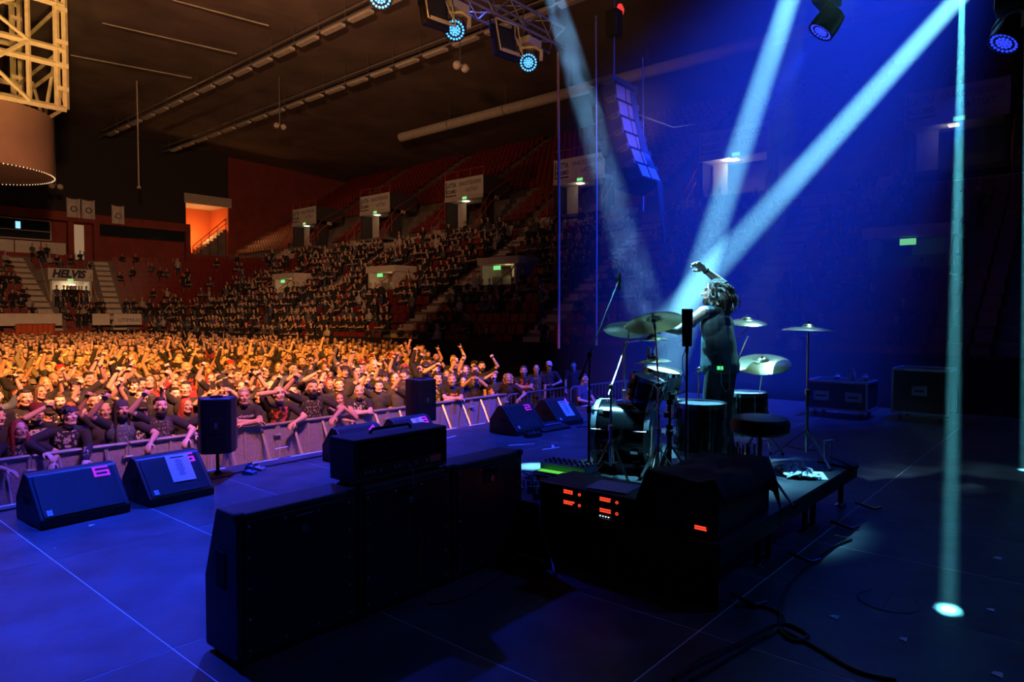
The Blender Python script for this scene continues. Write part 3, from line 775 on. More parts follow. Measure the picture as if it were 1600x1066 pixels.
# bass drum: axis along Y (towards the audience), batter side nearer the drummer
BR, BL = 0.278, 0.46
bc = V((5.34, 2.99, RZ + BR + .025))
_ax = V((-.33, .944, 0)).normalized(); Mb = basis(bc, (_ax.y, -_ax.x, 0), (0, 0, -1), _ax)       # local z along +Y
t = thing('bass_drum', 'large black bass drum with white front hoop and pale batter head', 'drum', M=Mb)
MB().lathe([(BR - .01, 0), (BR, .004), (BR, BL - .004), (BR - .01, BL)], 56).build('shell', M_shell, t, True)
MB().lathe([(BR - .012, -.002), (.001, -.002)], 56).build('batter_head', mat('batter_grey', (.62, .68, .66), .5), t, True)
MB().lathe([(BR - .012, BL + .002), (.001, BL + .002)], 56).build('front_head', M_shell, t, True)
hp = [(BR + .018, 0), (BR + .018, .045), (BR + .002, .045), (BR + .002, 0)]
MB().lathe([(a, b_ - .025) for a, b_ in hp], 56, None, True).build('hoop', mat('hoop_pale', (.55, .62, .60), .4), t, True)
MB().lathe([(a, b_ + BL - .02) for a, b_ in hp], 56, None, True).build('hoop', M_hoopw, t, True)
for k in range(10):
    a = 2 * pi * (k + .35) / 10; d = V((cos(a), sin(a), 0))
    for z in (.10, BL - .10):
        p = d * (BR + .014); MB().box((p.x, p.y, z), (.026, .03, .06), rotz(a)).build('lug', M_chrome, t)
    for z, s in ((-.02, 1), (BL + .02, -1)):
        q = d * (BR + .024); MB().cyl((q.x, q.y, z), (q.x, q.y, z + s * .13), .004, n=6).build('tension_rod', M_chrome, t)
        MB().box((q.x, q.y, z), (.03, .03, .018), rotz(a)).build('claw_hook', M_chrome, t)
for sx in (-1, 1):
    MB().tube([(sx * .24, .20, BL - .12), (sx * .40, .315, BL - .04)], .009, 8).build('spur', M_chrome, t, True)
t = drum('floor_tom', 'black floor tom on chrome legs beside the microphone with tall black windshield', (5.40, 2.56, RZ + .20), .205, .40, legs=3, head=mat('head_dark', (.10, .11, .14), .4))
t = drum('floor_tom', 'black floor tom with a tan coated head behind the throne', (6.62, 2.66, RZ + .20), .20, .38, legs=3, head=M_skinc)
t = drum('snare_drum', 'snare drum with a cream head beside the drummer\'s thigh', (6.02, 2.99, RZ + .38), .178, .15, Mx.Rotation(R_(4), 3, 'Y'), head=M_skinc, shell=M_steel)
M_tomtilt = Mx.Rotation(R_(14), 3, 'X')
t = drum('rack_tom', 'silver rack tom with a bright white head over the bass drum', (5.74, 3.14, RZ + .62), .165, .22, Mx.Rotation(R_(12), 3, 'X'), shell=M_steel)
MB().tube([(-.17, 0, .1), (-.26, -.02, .06), (-.28, -.04, -.38)], .010, 8).build('mount_arm', M_chrome, t, True)
t = drum('rack_tom', 'black rack tom mounted above the bass drum shell', (5.42, 3.12, RZ + .60), .15, .20, Mx.Rotation(R_(16), 3, 'X'))
MB().tube([(.12, -.06, .04), (.10, -.10, -.04), (.06, -.02, -.12)], .010, 8).build('mount_arm', M_chrome, t, True)

# ------------------------------------------------------------------ cymbal stands
def tripod(t, H, base_r, rz, r=.0105, mtl=None, hub=.30):
    m = mtl or M_chrome
    MB().cyl((0, 0, .10), (0, 0, H * .55), r * 1.35).build('lower_tube', m, t, True)
    MB().cyl((0, 0, H * .5), (0, 0, H), r * .85).build('upper_tube', m, t, True)
    MB().lathe([(r * 2.2, -.02), (r * 2.2, .02), (r * 1.3, .03)], 12, Mx.Translation((0, 0, H * .55))).build('collar', m, t, True)
    MB().tube([(r * 1.5, 0, H * .55), (r * 4.5, 0, H * .55)], .005, 6).build('wing_screw', m, t)
    for k in range(3):
        a = rz + 2 * pi * k / 3; d = V((cos(a), sin(a), 0)); s = V((-sin(a), cos(a), 0)) * .010
        lg = MB(); 
        for sg in (-1, 1): lg.tube([d * .015 + s * sg + V((0, 0, hub)), d * base_r * .55 + s * sg + V((0, 0, hub * .52)), d * base_r + s * sg * .6 + V((0, 0, .02))], .006, 6)
        l = lg.build('leg', m, t, True)
        MB().tube([d * .015 + V((0, 0, .12)), d * base_r * .52 + V((0, 0, hub * .50))], .005, 6).build('leg_strut', m, t, True)
        MB().ell(d * base_r + V((0, 0, .014)), (.018, .018, .014), None, 10, 6).build('rubber_foot', M_rubber, l, True)
    MB().lathe([(.022, -.025), (.022, .025)], 12, Mx.Translation((0, 0, hub))).build('hub', m, t, True)
def cymbal_mesh(r, bell=.055, bow=.035, china=False):
    pr = [(r, 0), (r * .9, bow * .28), (r * .7, bow * .62), (r * .45, bow * .9), (bell * 1.15, bow), (bell, bow + .006), (bell * .75, bow + .022), (bell * .4, bow + .029), (.006, bow + .031)]
    if china: pr = [(r, .03), (r * .93, .015), (r * .84, 0)] + pr[2:]
    lo = [(a, z - .0015) for a, z in reversed(pr)]
    return MB().lathe(pr + lo, 48, None, True)
def cymbal(label, c, r, normal, slabel, base, boom=False, rz=0.3, china=False, base_r=.30, grp=None):
    """a cymbal (thing) on its stand (thing). c: centre of the cymbal, base: foot point on the riser"""
    n = V(normal).normalized(); s, t_, d = frame_of(n)
    cy = thing('cymbal', label, 'cymbal', M=basis(c, s, n.cross(s), n))
    cymbal_mesh(r, china=china).build('plate', M_cymb, cy, True)
    MB().lathe([(.016, .032), (.018, .045), (.006, .05), (.006, .07), (.012, .072), (.012, .085), (.001, .087)], 12).build('wing_nut', M_chrome, cy, True)
    MB().lathe([(.02, .018), (.02, .030)], 12).build('felt', M_rubber, cy, True)
    st = thing('cymbal_stand', slabel, 'stand', base, 0)
    c = V(c) - n * .0; bl = c - V(base)
    if not boom:
        tripod(st, bl.z - .03, base_r, rz)
        MB().tube([(0, 0, bl.z - .04), bl + n * .015], .006, 6).build('tilter', M_chrome, st, True)
    else:
        Hh = bl.z * .62; tripod(st, Hh, base_r, rz)
        top = V((0, 0, Hh)); MB().tube([top - (bl - top) * .12, bl - n * .06, bl + n * .015], .007, 6).build('boom_arm', M_chrome, st, True)
        MB().ell(top, (.026, .026, .03)).build('boom_clamp', M_chrome, st, True)
        MB().cyl(bl - n * .06, bl + n * .01, .011).build('tilter', M_chrome, st, True)
    return cy, st
def pt(px, py, depth):   # a point at a given distance in front of the lens
    return atD(px, py, depth)
cymbal('large tilted crash cymbal with worn bronze face before the drummer', pt(1022, 505, 5.75), .245, (.24, .30, .90), 'boom stand holding the large tilted crash cymbal', (4.80, 2.63, RZ), True, 1.2, base_r=.22)
cymbal('thin crash cymbal just behind the drummer\'s lowered hand', pt(983, 516, 6.25), .235, (.30, .15, .93), 'boom stand with straight chrome legs over the bass drum', (4.80, 3.07, RZ), True, .4, base_r=.18)
cymbal('small splash cymbal between crash and rack tom', pt(1022, 532, 6.25), .13, (.05, .05, 1), 'thin stand carrying the small splash cymbal', (5.74, 3.52, RZ), False, .2, base_r=.16)
cymbal('dull hi-hat cymbal low over the black rack tom', pt(1021, 567, 6.1), .17, (.02, .10, 1), 'stand carrying the low dull cymbal', (5.72, 3.30, RZ), False, .9, base_r=.14)
cymbal('wide ride cymbal with polished bell behind the throne', pt(1191, 569, 6.35), .255, (-.30, -.10, .93), 'stand carrying the wide ride cymbal', (6.62, 2.52, RZ), True, .8, base_r=.22)
cymbal('crash cymbal with bright lower edge behind the drummer\'s back', pt(1167, 505, 7.0), .20, (-.12, -.10, .98), 'stand carrying the crash cymbal behind the drummer', (6.60, 3.15, RZ), True, 1.9, base_r=.20)
cs = V((6.46, 2.02, RZ))
ct = atD(1256, 517, (cs - EYE).dot(_F)); ct.x = cs.x; ct.y = cs.y
cymbal('flat crash cymbal standing alone at the riser end', ct, .235, (.03, -.02, 1), 'tall straight cymbal stand with wide tripod at the riser end', cs, False, 4.05, base_r=.33)
# hi-hat / multi clamp stand in the middle
t = thing('hardware_stand', 'black hardware stand with several clamps beside the floor tom', 'stand', (4.97, 2.62, RZ))
tripod(t, .74, .20, .9, .014, M_blackm)
for z, a in ((.45, .4), (.55, 2.0), (.66, 3.6), (.70, 5.0)):
    MB().box((.02 * cos(a), .02 * sin(a), z), (.05, .05, .045), rotz(a)).build('clamp', M_blackm, t, bevel=.006)
    MB().tube([(0, 0, z), (.14 * cos(a), .14 * sin(a), z + .05)], .007, 6).build('clamp_arm', M_chrome, t, True)
for q, (x, y) in enumerate([(5.30, 3.30), (5.44, 3.46)]):
    t = thing('rack_post', ['short chrome rack post with clamps behind the bass drum', 'chrome rack post with clamps at the front of the kit'][q], 'stand', (x + .38, y - .02, RZ))
    tripod(t, .62, .14, .3 + q, .012)
    for z in (.35, .48, .58): MB().box((0, 0, z), (.05, .045, .05)).build('clamp', M_chrome, t, bevel=.006)
# kick pedal
t = thing('kick_pedal', 'chrome bass drum pedal with a green footboard under the batter head', 'pedal', (5.36, 2.93, RZ))
MB().box((0, -.14, .02), (.10, .30, .012), rotx(R_(-9))).build('footboard', mat('pedal_green', (.05, .45, .1), .5), t)
MB().box((0, -.05, .005), (.12, .44, .010)).build('base_plate', M_steel, t)
for sx in (-.05, .05): MB().cyl((sx, 0, 0), (sx, 0, .22), .009).build('post', M_chrome, t, True)
MB().cyl((-.055, 0, .21), (.055, 0, .21), .008).build('axle', M_chrome, t, True)
MB().tube([(0, 0, .21), (0, -.10, .37)], .005, 6).build('beater_rod', M_chrome, t, True); MB().ell((0, -.10, .38), (.03, .022, .03)).build('beater', M_rubber, t, True)
# throne
th = at(1187, 650, RZ + .627); th.z = RZ
t = thing('drum_throne', 'round black drum throne with a printed maker mark and hanging stick bag', 'stool', th)
R0 = .205
MB().lathe([(R0 - .02, .50), (R0, .52), (R0 + .004, .58), (R0 - .012, .612), (R0 - .05, .625), (.001, .627)], 40).build('seat', mat('vinyl_black', (.016, .018, .022), .38), t, True)
MB().cyl((0, 0, .18), (0, 0, .50), .02).build('post', M_chrome, t, True)
for k in range(3):
    a = .4 + 2 * pi * k / 3; d = V((cos(a), sin(a), 0)); l = MB().tube([d * .02 + V((0, 0, .30)), d * .26 + V((0, 0, .018))], .010, 8).build('leg', M_chrome, t, True)
    MB().tube([d * .02 + V((0, 0, .16)), d * .14 + V((0, 0, .17))], .006, 6).build('leg_strut', M_chrome, t, True)
    MB().ell(d * .26 + V((0, 0, .016)), (.02, .02, .016), None, 10, 6).build('rubber_foot', M_rubber, l, True)
def text_mesh(body, size, M, m, name, parent, depth=.001, squash=1.0, bold=0.0):
    cu = bpy.data.curves.new('tx', 'FONT'); cu.body = body; cu.size = size; cu.extrude = depth; cu.align_x = 'CENTER'; cu.align_y = 'CENTER'; cu.offset = bold
    cu.resolution_u = 3
    to = bpy.data.objects.new('tx', cu); C.objects.link(to)
    dg = bpy.context.evaluated_depsgraph_get(); me = bpy.data.meshes.new_from_object(to.evaluated_get(dg)); bpy.data.objects.remove(to)
    me.name = name; me.materials.clear(); me.materials.append(m)
    me.transform(M @ Mx.Diagonal((squash, 1, 1, 1)))
    return obj(name, me, parent)
av = math.atan2(EYE.y - th.y, EYE.x - th.x) + .35
nrm = V((cos(av), sin(av), 0))
text_mesh('dw', .055, basis(nrm * (R0 + .006) + V((0, 0, .56)), V((0, 0, 1)).cross(nrm), (0, 0, 1), nrm), M_steel, 'maker_mark', t)
# stick bag hanging below the throne
t = thing('stick_bag', 'dark stick bag full of drumsticks below the throne seat', 'bag', (th.x - .12, th.y + .10, RZ))
MB().prism([(-.09, 0), (.09, 0), (.11, .30), (-.11, .30)], .07, basis((0, 0, .012), V((.65, -.76, 0)), (0, 0, 1), V((.76, .65, 0)).cross(V((0, 0, 0))) + V((-.76, -.65, 0)))).build('pouch', M_rubber, t, bevel=.01)
for k in range(8):
    u = -.08 + .023 * k; x, y = .65 * u - .03 * (k % 2), -.76 * u - .02 * (k % 2)
    MB().cyl((x - .03, y - .03, .10), (x - .035 + random.uniform(-.02, .02), y - .03, .40 + random.uniform(-.03, .05)), .0075, n=8).build('drumstick', mat('stick_wood', (.62, .45, .26), .6), t, True)
# clamp and pedal lying at the riser end
p = at(1309, 727, RZ)
t = thing('spare_pedal', 'spare chrome pedal with upright post on the riser end', 'pedal', (p.x, p.y, RZ), R_(-20))
MB().box((0, 0, .008), (.11, .34, .014)).build('base_plate', M_blackm, t)
MB().box((0, -.06, .045), (.085, .24, .012), rotx(R_(12))).build('footboard', M_blackm, t)
for sx in (-.045, .045): MB().cyl((sx, .10, .01), (sx, .10, .20), .009).build('post', M_steel, t, True)
MB().box((0, .10, .20), (.12, .04, .03)).build('axle_block', M_alu, t, bevel=.005)

# ------------------------------------------------------------------ microphones
def mic_stand(loc, H, label, boom=None, micdir=None, rz=0.2, mtl=M_blackm, mic=True):
    t = thing('microphone_stand', label, 'stand', loc)
    MB().cyl((0, 0, .05), (0, 0, H * .55), .012).build('lower_tube', mtl, t, True); MB().cyl((0, 0, H * .5), (0, 0, H), .0085).build('upper_tube', mtl, t, True)
    MB().cyl((0, 0, H * .55 - .03), (0, 0, H * .55 + .03), .019).build('clutch', M_rubber, t, True)
    for k in range(3):
        a = rz + 2 * pi * k / 3; d = V((cos(a), sin(a), 0)); MB().tube([d * .01 + V((0, 0, .12)), d * .17 + V((0, 0, .014))], .008, 6).build('leg', mtl, t, True)
    if boom is not None:
        e = V(boom) - V(loc); top = V((0, 0, H)); MB().tube([top - (e - top) * .25, top, e], .007, 6).build('boom_arm', mtl, t, True)
        MB().ell(top, (.022, .022, .026)).build('boom_clamp', M_rubber, t, True)
        MB().cyl(top - (e - top) * .28, top - (e - top) * .18, .016).build('counterweight', M_rubber, t, True)
    return t
mb_ = V((4.76, 3.26, RZ)); boom = pt(968, 436, 6.2)
mic_stand(mb_, 1.02, 'tall black boom stand rising over the kit with a condenser microphone', boom)
t = thing('microphone', 'slim condenser microphone hanging from the tall boom over the kit', 'microphone', boom)
MB().lathe([(.011, -.10), (.014, -.095), (.014, .03), (.011, .045), (.006, .06)], 14).build('body', M_blackm, t, True)
MB().tube([(0, 0, .055), (.01, 0, .11), (-.03, .02, .14), (-.06, .04, .09), (-.055, .04, .02), (-.03, .02, -.03), (-.01, 0, -.02)], .004, 6).build('lead', M_cable, t, True)
MB().box((-.015, .01, -.005), (.03, .02, .03)).build('clip', M_rubber, t)
ms = V((4.52, 2.25, RZ)); dd = (ms - EYE).dot(_F)
t = thing('tall_microphone', 'microphone in a tall black cylindrical windshield on a thin straight stand', 'microphone', ms)
zt = atD(1075, 483, dd).z - RZ; zb = atD(1075, 541, dd).z - RZ
p0 = atD(1075, 541, dd); ox, oy = 0, 0
MB().lathe([(.030, zb), (.034, zb + .005), (.040, zt - .006), (.037, zt), (.001, zt)], 24).build('windshield', mat('foam_black', (.010, .010, .011), .95, bump=.5, bscale=500), t, True)
MB().cyl((0, 0, zb - .05), (0, 0, zb), .012).build('connector', M_blackm, t, True)
MB().cyl((0, 0, .03), (0, 0, zb - .04), .008).build('stem', M_blackm, t, True)
MB().lathe([(.13, 0), (.13, .012), (.03, .022), (.014, .05)], 24).build('base', M_blackm, t, True)
MB().tube([(0, .012, zb - .02), (-.03, .02, zb - .08), (-.025, .02, zb - .18), (.0, .012, zb - .24)], .003, 5).build('lead', M_cable, t, True)
# overhead mic clipped over the rack tom
t = thing('clip_microphone', 'small silver microphone aimed at the silver rack tom', 'microphone', M=basis(pt(1014, 552, 6.15), V((.7, .3, -.6)).normalized(), V((.3, -.95, 0)).normalized(), V((.57, .18, .79)).normalized()))
MB().lathe([(.018, -.03), (.022, -.02), (.022, .05), (.018, .055)], 14).build('body', M_alu, t, True); MB().tube([(0, 0, -.03), (-.05, 0, -.08), (-.06, .02, -.16)], .005, 6).build('gooseneck', M_rubber, t, True)
# orange maker plate / box under the kit
for i, (px, py, a) in enumerate([(1085, 722, .1), (1104, 712, .2), (1017, 735, .6)]):
    p = at(px, py + 6, RZ)
    o = MB().box((0, 0, .035), (.07, .03, .07)).build('yellow_box', mat('yellow_card', (.75, .50, .10), .6), None, False, .004, loc=(p.x, p.y, RZ)); o.rotation_euler = (0, 0, a)
    tag(o, ['small yellow carton under the black floor tom', 'yellow carton beside the throne legs under the tom', 'yellow carton beside the hardware stand foot'][i], 'carton')

# ------------------------------------------------------------------ people: continuous bodies from blended volumes
def blob(mb, name, voxel, mats, smooth_it=2, fac=.5):
    me = bpy.data.meshes.new('tmp'); me.from_pydata(mb.v, [], mb.f); me.update()
    o = bpy.data.objects.new('tmp', me); C.objects.link(o)
    r = o.modifiers.new('r', 'REMESH'); r.mode = 'VOXEL'; r.voxel_size = voxel; r.adaptivity = 0
    if smooth_it:
        s = o.modifiers.new('s', 'SMOOTH'); s.factor = fac; s.iterations = smooth_it
    dg = bpy.context.evaluated_depsgraph_get()
    out = bpy.data.meshes.new_from_object(o.evaluated_get(dg)); out.name = name
    bpy.data.objects.remove(o); bpy.data.meshes.remove(me)
    out.materials.clear()
    for m in mats: out.materials.append(m)
    out.polygons.foreach_set('use_smooth', [True] * len(out.polygons))
    return out

M_pskin = mat('skin', (.6, .4, .3), .5, objcol=True, var=.08, scale=25)
M_peye = mat('eye_dark', (.10, .075, .06), .3)
M_plip = mat('lip', (.34, .13, .11), .5)
M_pbrow = mat('brow', (.16, .10, .07), .8)
M_phair = mat('hair', (.05, .04, .03), .5, objcol=True, var=.35, scale=22, bump=.7, bscale=34, stretch=(2.2, 2.2, .35))
M_pcloth = mat('cloth', (.02, .02, .02), .85, objcol=True, var=.18, scale=10, bump=.25, bscale=14)
M_denim = mat('denim', (.05, .06, .09), .9, objcol=True, var=.2, scale=30)
def print_mat(name, col, thr, sc, reg=(.12, 1.12, 1.40)):
    m = mat(name, (.015, .015, .016), .85, objcol=True, bump=.2, bscale=14)
    nt = m.node_tree; n = nt.nodes; l = nt.links; b = n['Principled BSDF']
    tc = n.new('ShaderNodeTexCoord'); sp = n.new('ShaderNodeSeparateXYZ'); l.new(tc.outputs['Object'], sp.inputs[0])
    def mth(op, a, b_=None):
        q = n.new('ShaderNodeMath'); q.operation = op
        for i, x in enumerate((a, b_)):
            if x is None: continue
            if isinstance(x, (int, float)): q.inputs[i].default_value = x
            else: l.new(x, q.inputs[i])
        return q.outputs[0]
    inx = mth('LESS_THAN', mth('ABSOLUTE', sp.outputs[0]), reg[0])
    inz = mth('MULTIPLY', mth('GREATER_THAN', sp.outputs[2], reg[1]), mth('LESS_THAN', sp.outputs[2], reg[2]))
    fr = mth('LESS_THAN', sp.outputs[1], -.03)
    nz = n.new('ShaderNodeTexNoise'); nz.inputs['Scale'].default_value = sc; nz.inputs['Detail'].default_value = 4; l.new(tc.outputs['Object'], nz.inputs['Vector'])
    msk = mth('MULTIPLY', mth('MULTIPLY', inx, inz), mth('MULTIPLY', fr, mth('GREATER_THAN', nz.outputs[0], thr)))
    mx = n.new('ShaderNodeMix'); mx.data_type = 'RGBA'; l.new(msk, mx.inputs[0])
    oi = [q for q in n if q.type == 'OBJECT_INFO'][0]; l.new(oi.outputs['Color'], mx.inputs[6]); mx.inputs[7].default_value = (*col, 1)
    l.new(mx.outputs[2], b.inputs['Base Color'])
    return m
PRINT = {None: M_pcloth, 'white': print_mat('print_white', (.42, .40, .38), .56, 26), 'red': print_mat('print_red', (.55, .06, .04), .50, 16),
         'pale': print_mat('print_pale', (.26, .24, .20), .57, 34, (.13, 1.06, 1.41)), 'logo': print_mat('print_logo', (.65, .63, .6), .46, 60, (.11, 1.33, 1.40)),
         'orange': print_mat('print_orange', (.6, .25, .05), .48, 14, (.12, 1.08, 1.33))}

def head_parts(b, M):
    def E(c, r): b.ell(M @ V(c), r, M.to_3x3(), 16, 10)
    def K(p, q, r0, r1=None): b.cap(M @ V(p), M @ V(q), r0, r1)
    E((0, .018, .032), (.076, .096, .088)); E((0, -.022, -.035), (.060, .072, .084)); E((0, -.066, -.098), (.030, .024, .022))
    K((0, -.088, .012), (0, -.112, -.028), .0085, .0135); K((-.012, -.098, -.030), (.012, -.098, -.030), .010)
    K((-.044, -.076, .026), (.044, -.076, .026), .015)
    for s in (-1, 1):
        E((s * .040, -.064, -.022), (.025, .024, .022)); E((s * .079, .012, -.008), (.010, .022, .032)); K((s * .052, -.01, -.075), (s * .02, -.06, -.105), .022, .018)
    K((-.020, -.089, -.061), (.020, -.089, -.061), .0085)
def paint_head(me, M, beard=0):
    """eyes, brows and lips as small areas of the one body surface"""
    Mi = M.inverted()
    for p in me.polygons:
        c = Mi @ p.center
        if c.y > -.03 or abs(c.z) > .14 or abs(c.x) > .09: continue
        ax = abs(c.x)
        if (ax - .031) ** 2 * .6 + (c.z - .004) ** 2 * 1.8 < 0.0068 ** 2: p.material_index = 1
        elif abs(c.z - .030) < .0045 and .012 < ax < .050 and c.y < -.05: p.material_index = 3
        elif ax < .024 and abs(c.z + .062) < .0075 and c.y < -.085: p.material_index = 2
def hand(b, w, d, n, kind, side=1, sc=1.0):
    """w wrist, d forearm direction, n palm normal, side = +1 left hand, -1 right hand"""
    d = V(d).normalized(); n = V(n); n = (n - d * n.dot(d)).normalized(); s = d.cross(n).normalized() * side
    P = lambda a, c, e: w + (d * a + s * c + n * e) * sc
    L3 = Mx((s, n, d)).transposed()
    b.ell(P(.045, 0, 0), (.040 * sc, .019 * sc, .052 * sc), L3, 12, 8)
    ln = [.074, .084, .078, .062]
    for i in range(4):
        c = .031 - .0205 * i; k = .088 - .004 * abs(i - 1.3); r = .0098 * sc
        if kind == 'fist' or (kind == 'horns' and i in (1, 2)):
            q = [P(k, c, -.002), P(k + .012, c, .030), P(k - .024, c, .044), P(k - .042, c, .026)]
        elif kind == 'relaxed':
            q = [P(k, c, 0), P(k + ln[i] * .42, c * 1.05, .016), P(k + ln[i] * .70, c * 1.05, .040), P(k + ln[i] * .74, c, .062)]
        elif kind == 'grip':
            q = [P(k, c, .002), P(k + .026, c, .024), P(k + .016, c, .052), P(k - .010, c, .058)]
        else:
            q = [P(k, c, 0), P(k + ln[i] * .4, c * 1.12, .006), P(k + ln[i] * .72, c * 1.2, .010), P(k + ln[i], c * 1.25, .018)]
        for a in range(3): b.cap(q[a], q[a + 1], r * (1 - .06 * a), r * (1 - .06 * (a + 1)), 8)
    if kind in ('fist', 'horns', 'grip'): q = [P(.022, .034, .008), P(.056, .040, .034), P(.074, .014, .052)]
    else: q = [P(.020, .034, .004), P(.052, .060, .014), P(.082, .066, .026)]
    for a in range(2): b.cap(q[a], q[a + 1], .0125 * sc - a * .0015, .0115 * sc - a * .0015, 8)
def ik(sh, wr, hint, l1=.285, l2=.255):
    v = wr - sh; D = v.length
    if D > l1 + l2 - .005: wr = sh + v * ((l1 + l2 - .005) / D); v = wr - sh; D = v.length
    a = (l1 * l1 - l2 * l2 + D * D) / (2 * D); h = sqrt(max(l1 * l1 - a * a, 0)); u = v / D
    hv = V(hint); hv = (hv - u * hv.dot(u)).normalized()
    return sh + u * a + hv * h, wr
class Pose: pass
def make_pose(lean=4, side=0, head=(0, 0, 0), L=((.24, -.06, .86), 'relaxed', (1, .6, 0), None), R=((-.24, -.06, .86), 'relaxed', (-1, .6, 0), None), build=1.0, shoulder_up=(0, 0)):
    """local frame: feet at z=0, facing -Y, 1.75 m tall; wrists are given in that frame"""
    p = Pose(); T = Mx.Translation((0, 0, .92)) @ Mx.Rotation(R_(side), 4, 'Y') @ Mx.Rotation(R_(lean), 4, 'X') @ Mx.Translation((0, 0, -.92))
    p.T = T; p.build = build
    p.head = T @ Mx.Translation((0, -.02, 1.50)) @ Mx.Rotation(R_(head[0]), 4, 'Z') @ Mx.Rotation(R_(head[1] - lean * .8), 4, 'X') @ Mx.Rotation(R_(head[2]), 4, 'Y') @ Mx.Translation((0, -.012, .125))
    p.arm = {}
    for k, s, A, su in (('L', 1, L, shoulder_up[0]), ('R', -1, R, shoulder_up[1])):
        sh = T @ V((s * .185, 0, 1.415 + su)); wr = V(A[0]); e, wr = ik(sh, wr, A[2]); d = (wr - e).normalized()
        nn = A[3] if A[3] is not None else V((-s, 0, 0)) * .7 + V((0, -.7, .2))
        p.arm[k] = (sh, e, wr, d, V(nn), A[1], s)
    return p
def body_mesh(p, name, voxel=.0085, legs=False):
    b = MB(); T = p.T; bd = p.build
    head_parts(b, p.head)
    b.cap(T @ V((0, .005, 1.40)), p.head @ V((0, .02, -.05)), .058, .054)
    b.ell(T @ V((0, 0, 1.27)), (.155 * bd, .095 * bd, .19), T.to_3x3()); b.ell(T @ V((0, 0, 1.05)), (.135 * bd, .09 * bd, .2), T.to_3x3())
    for k in 'LR':
        sh, e, w_, d, n, kind, s = p.arm[k]
        b.cap(T @ V((s * .06, .01, 1.42)), sh, .062, .056)
        b.cap(sh, e, .052, .041); b.cap(sh.lerp(e, .35) , sh.lerp(e, .7), .049, .046); b.cap(e, e.lerp(w_, .4), .041, .039); b.cap(e.lerp(w_, .35), w_, .040, .027)
        hand(b, w_, d, n, kind, s)
    me = blob(b, name, voxel, [M_pskin, M_peye, M_plip, M_pbrow], 2, .45); paint_head(me, p.head)
    return me
def shirt_mesh(p, kind='tee', voxel=.013):
    b = MB(); T = p.T; bd = p.build; R3 = T.to_3x3()
    b.ell(T @ V((0, .0, 1.30)), (.183 * bd, .117 * bd, .17), R3); b.ell(T @ V((0, -.005, 1.13)), (.168 * bd, .118 * bd, .2), R3)
    b.tube([V((0, 0, .84)), V((0, 0, .92)), T @ V((0, -.003, 1.03)), T @ V((0, 0, 1.15)), T @ V((0, 0, 1.28))], [.160 * bd, .158 * bd, .15 * bd, .15 * bd, .13], 20)
    b.cap(T @ V((0, .012, 1.40)), T @ V((0, .010, 1.445)), .085, .066)
    if kind == 'hoodie': b.ell(T @ V((0, .075, 1.44)), (.12, .06, .06), R3)
    for k in 'LR':
        sh, e, w_, d, n, hk, s = p.arm[k]
        b.cap(T @ V((s * .05, .012, 1.415)), sh + V((0, 0, .004)), .068, .063 if kind != 'tank' else .045)
        if kind == 'tee': b.cap(sh, sh.lerp(e, .62), .066, .062)
        elif kind == 'hoodie': b.cap(sh, e, .066, .056); b.cap(e, w_.lerp(e, .04), .056, .042)
    return blob(b, 'shirt', voxel, [M_pcloth], 3, .5)
def trousers_mesh(wide=1.0):
    b = MB()
    b.ell((0, .01, .93), (.155, .115, .12))
    for s in (-1, 1):
        b.cap((s * .085, .0, .88), (s * .105, -.01, .50), .088, .062); b.cap((s * .105, -.01, .50), (s * .115, .01, .10), .062, .052)
    return blob(b, 'trousers', .018, [M_denim], 2)
def shoe_mesh():
    b = MB()
    b.cap((0, .03, .05), (0, -.12, .042), .045, .042); b.box((0, -.045, .015), (.085, .25, .03)); b.cap((0, .03, .05), (0, .03, .13), .045, .047)
    return blob(b, 'shoe', .012, [M_rubber], 2)
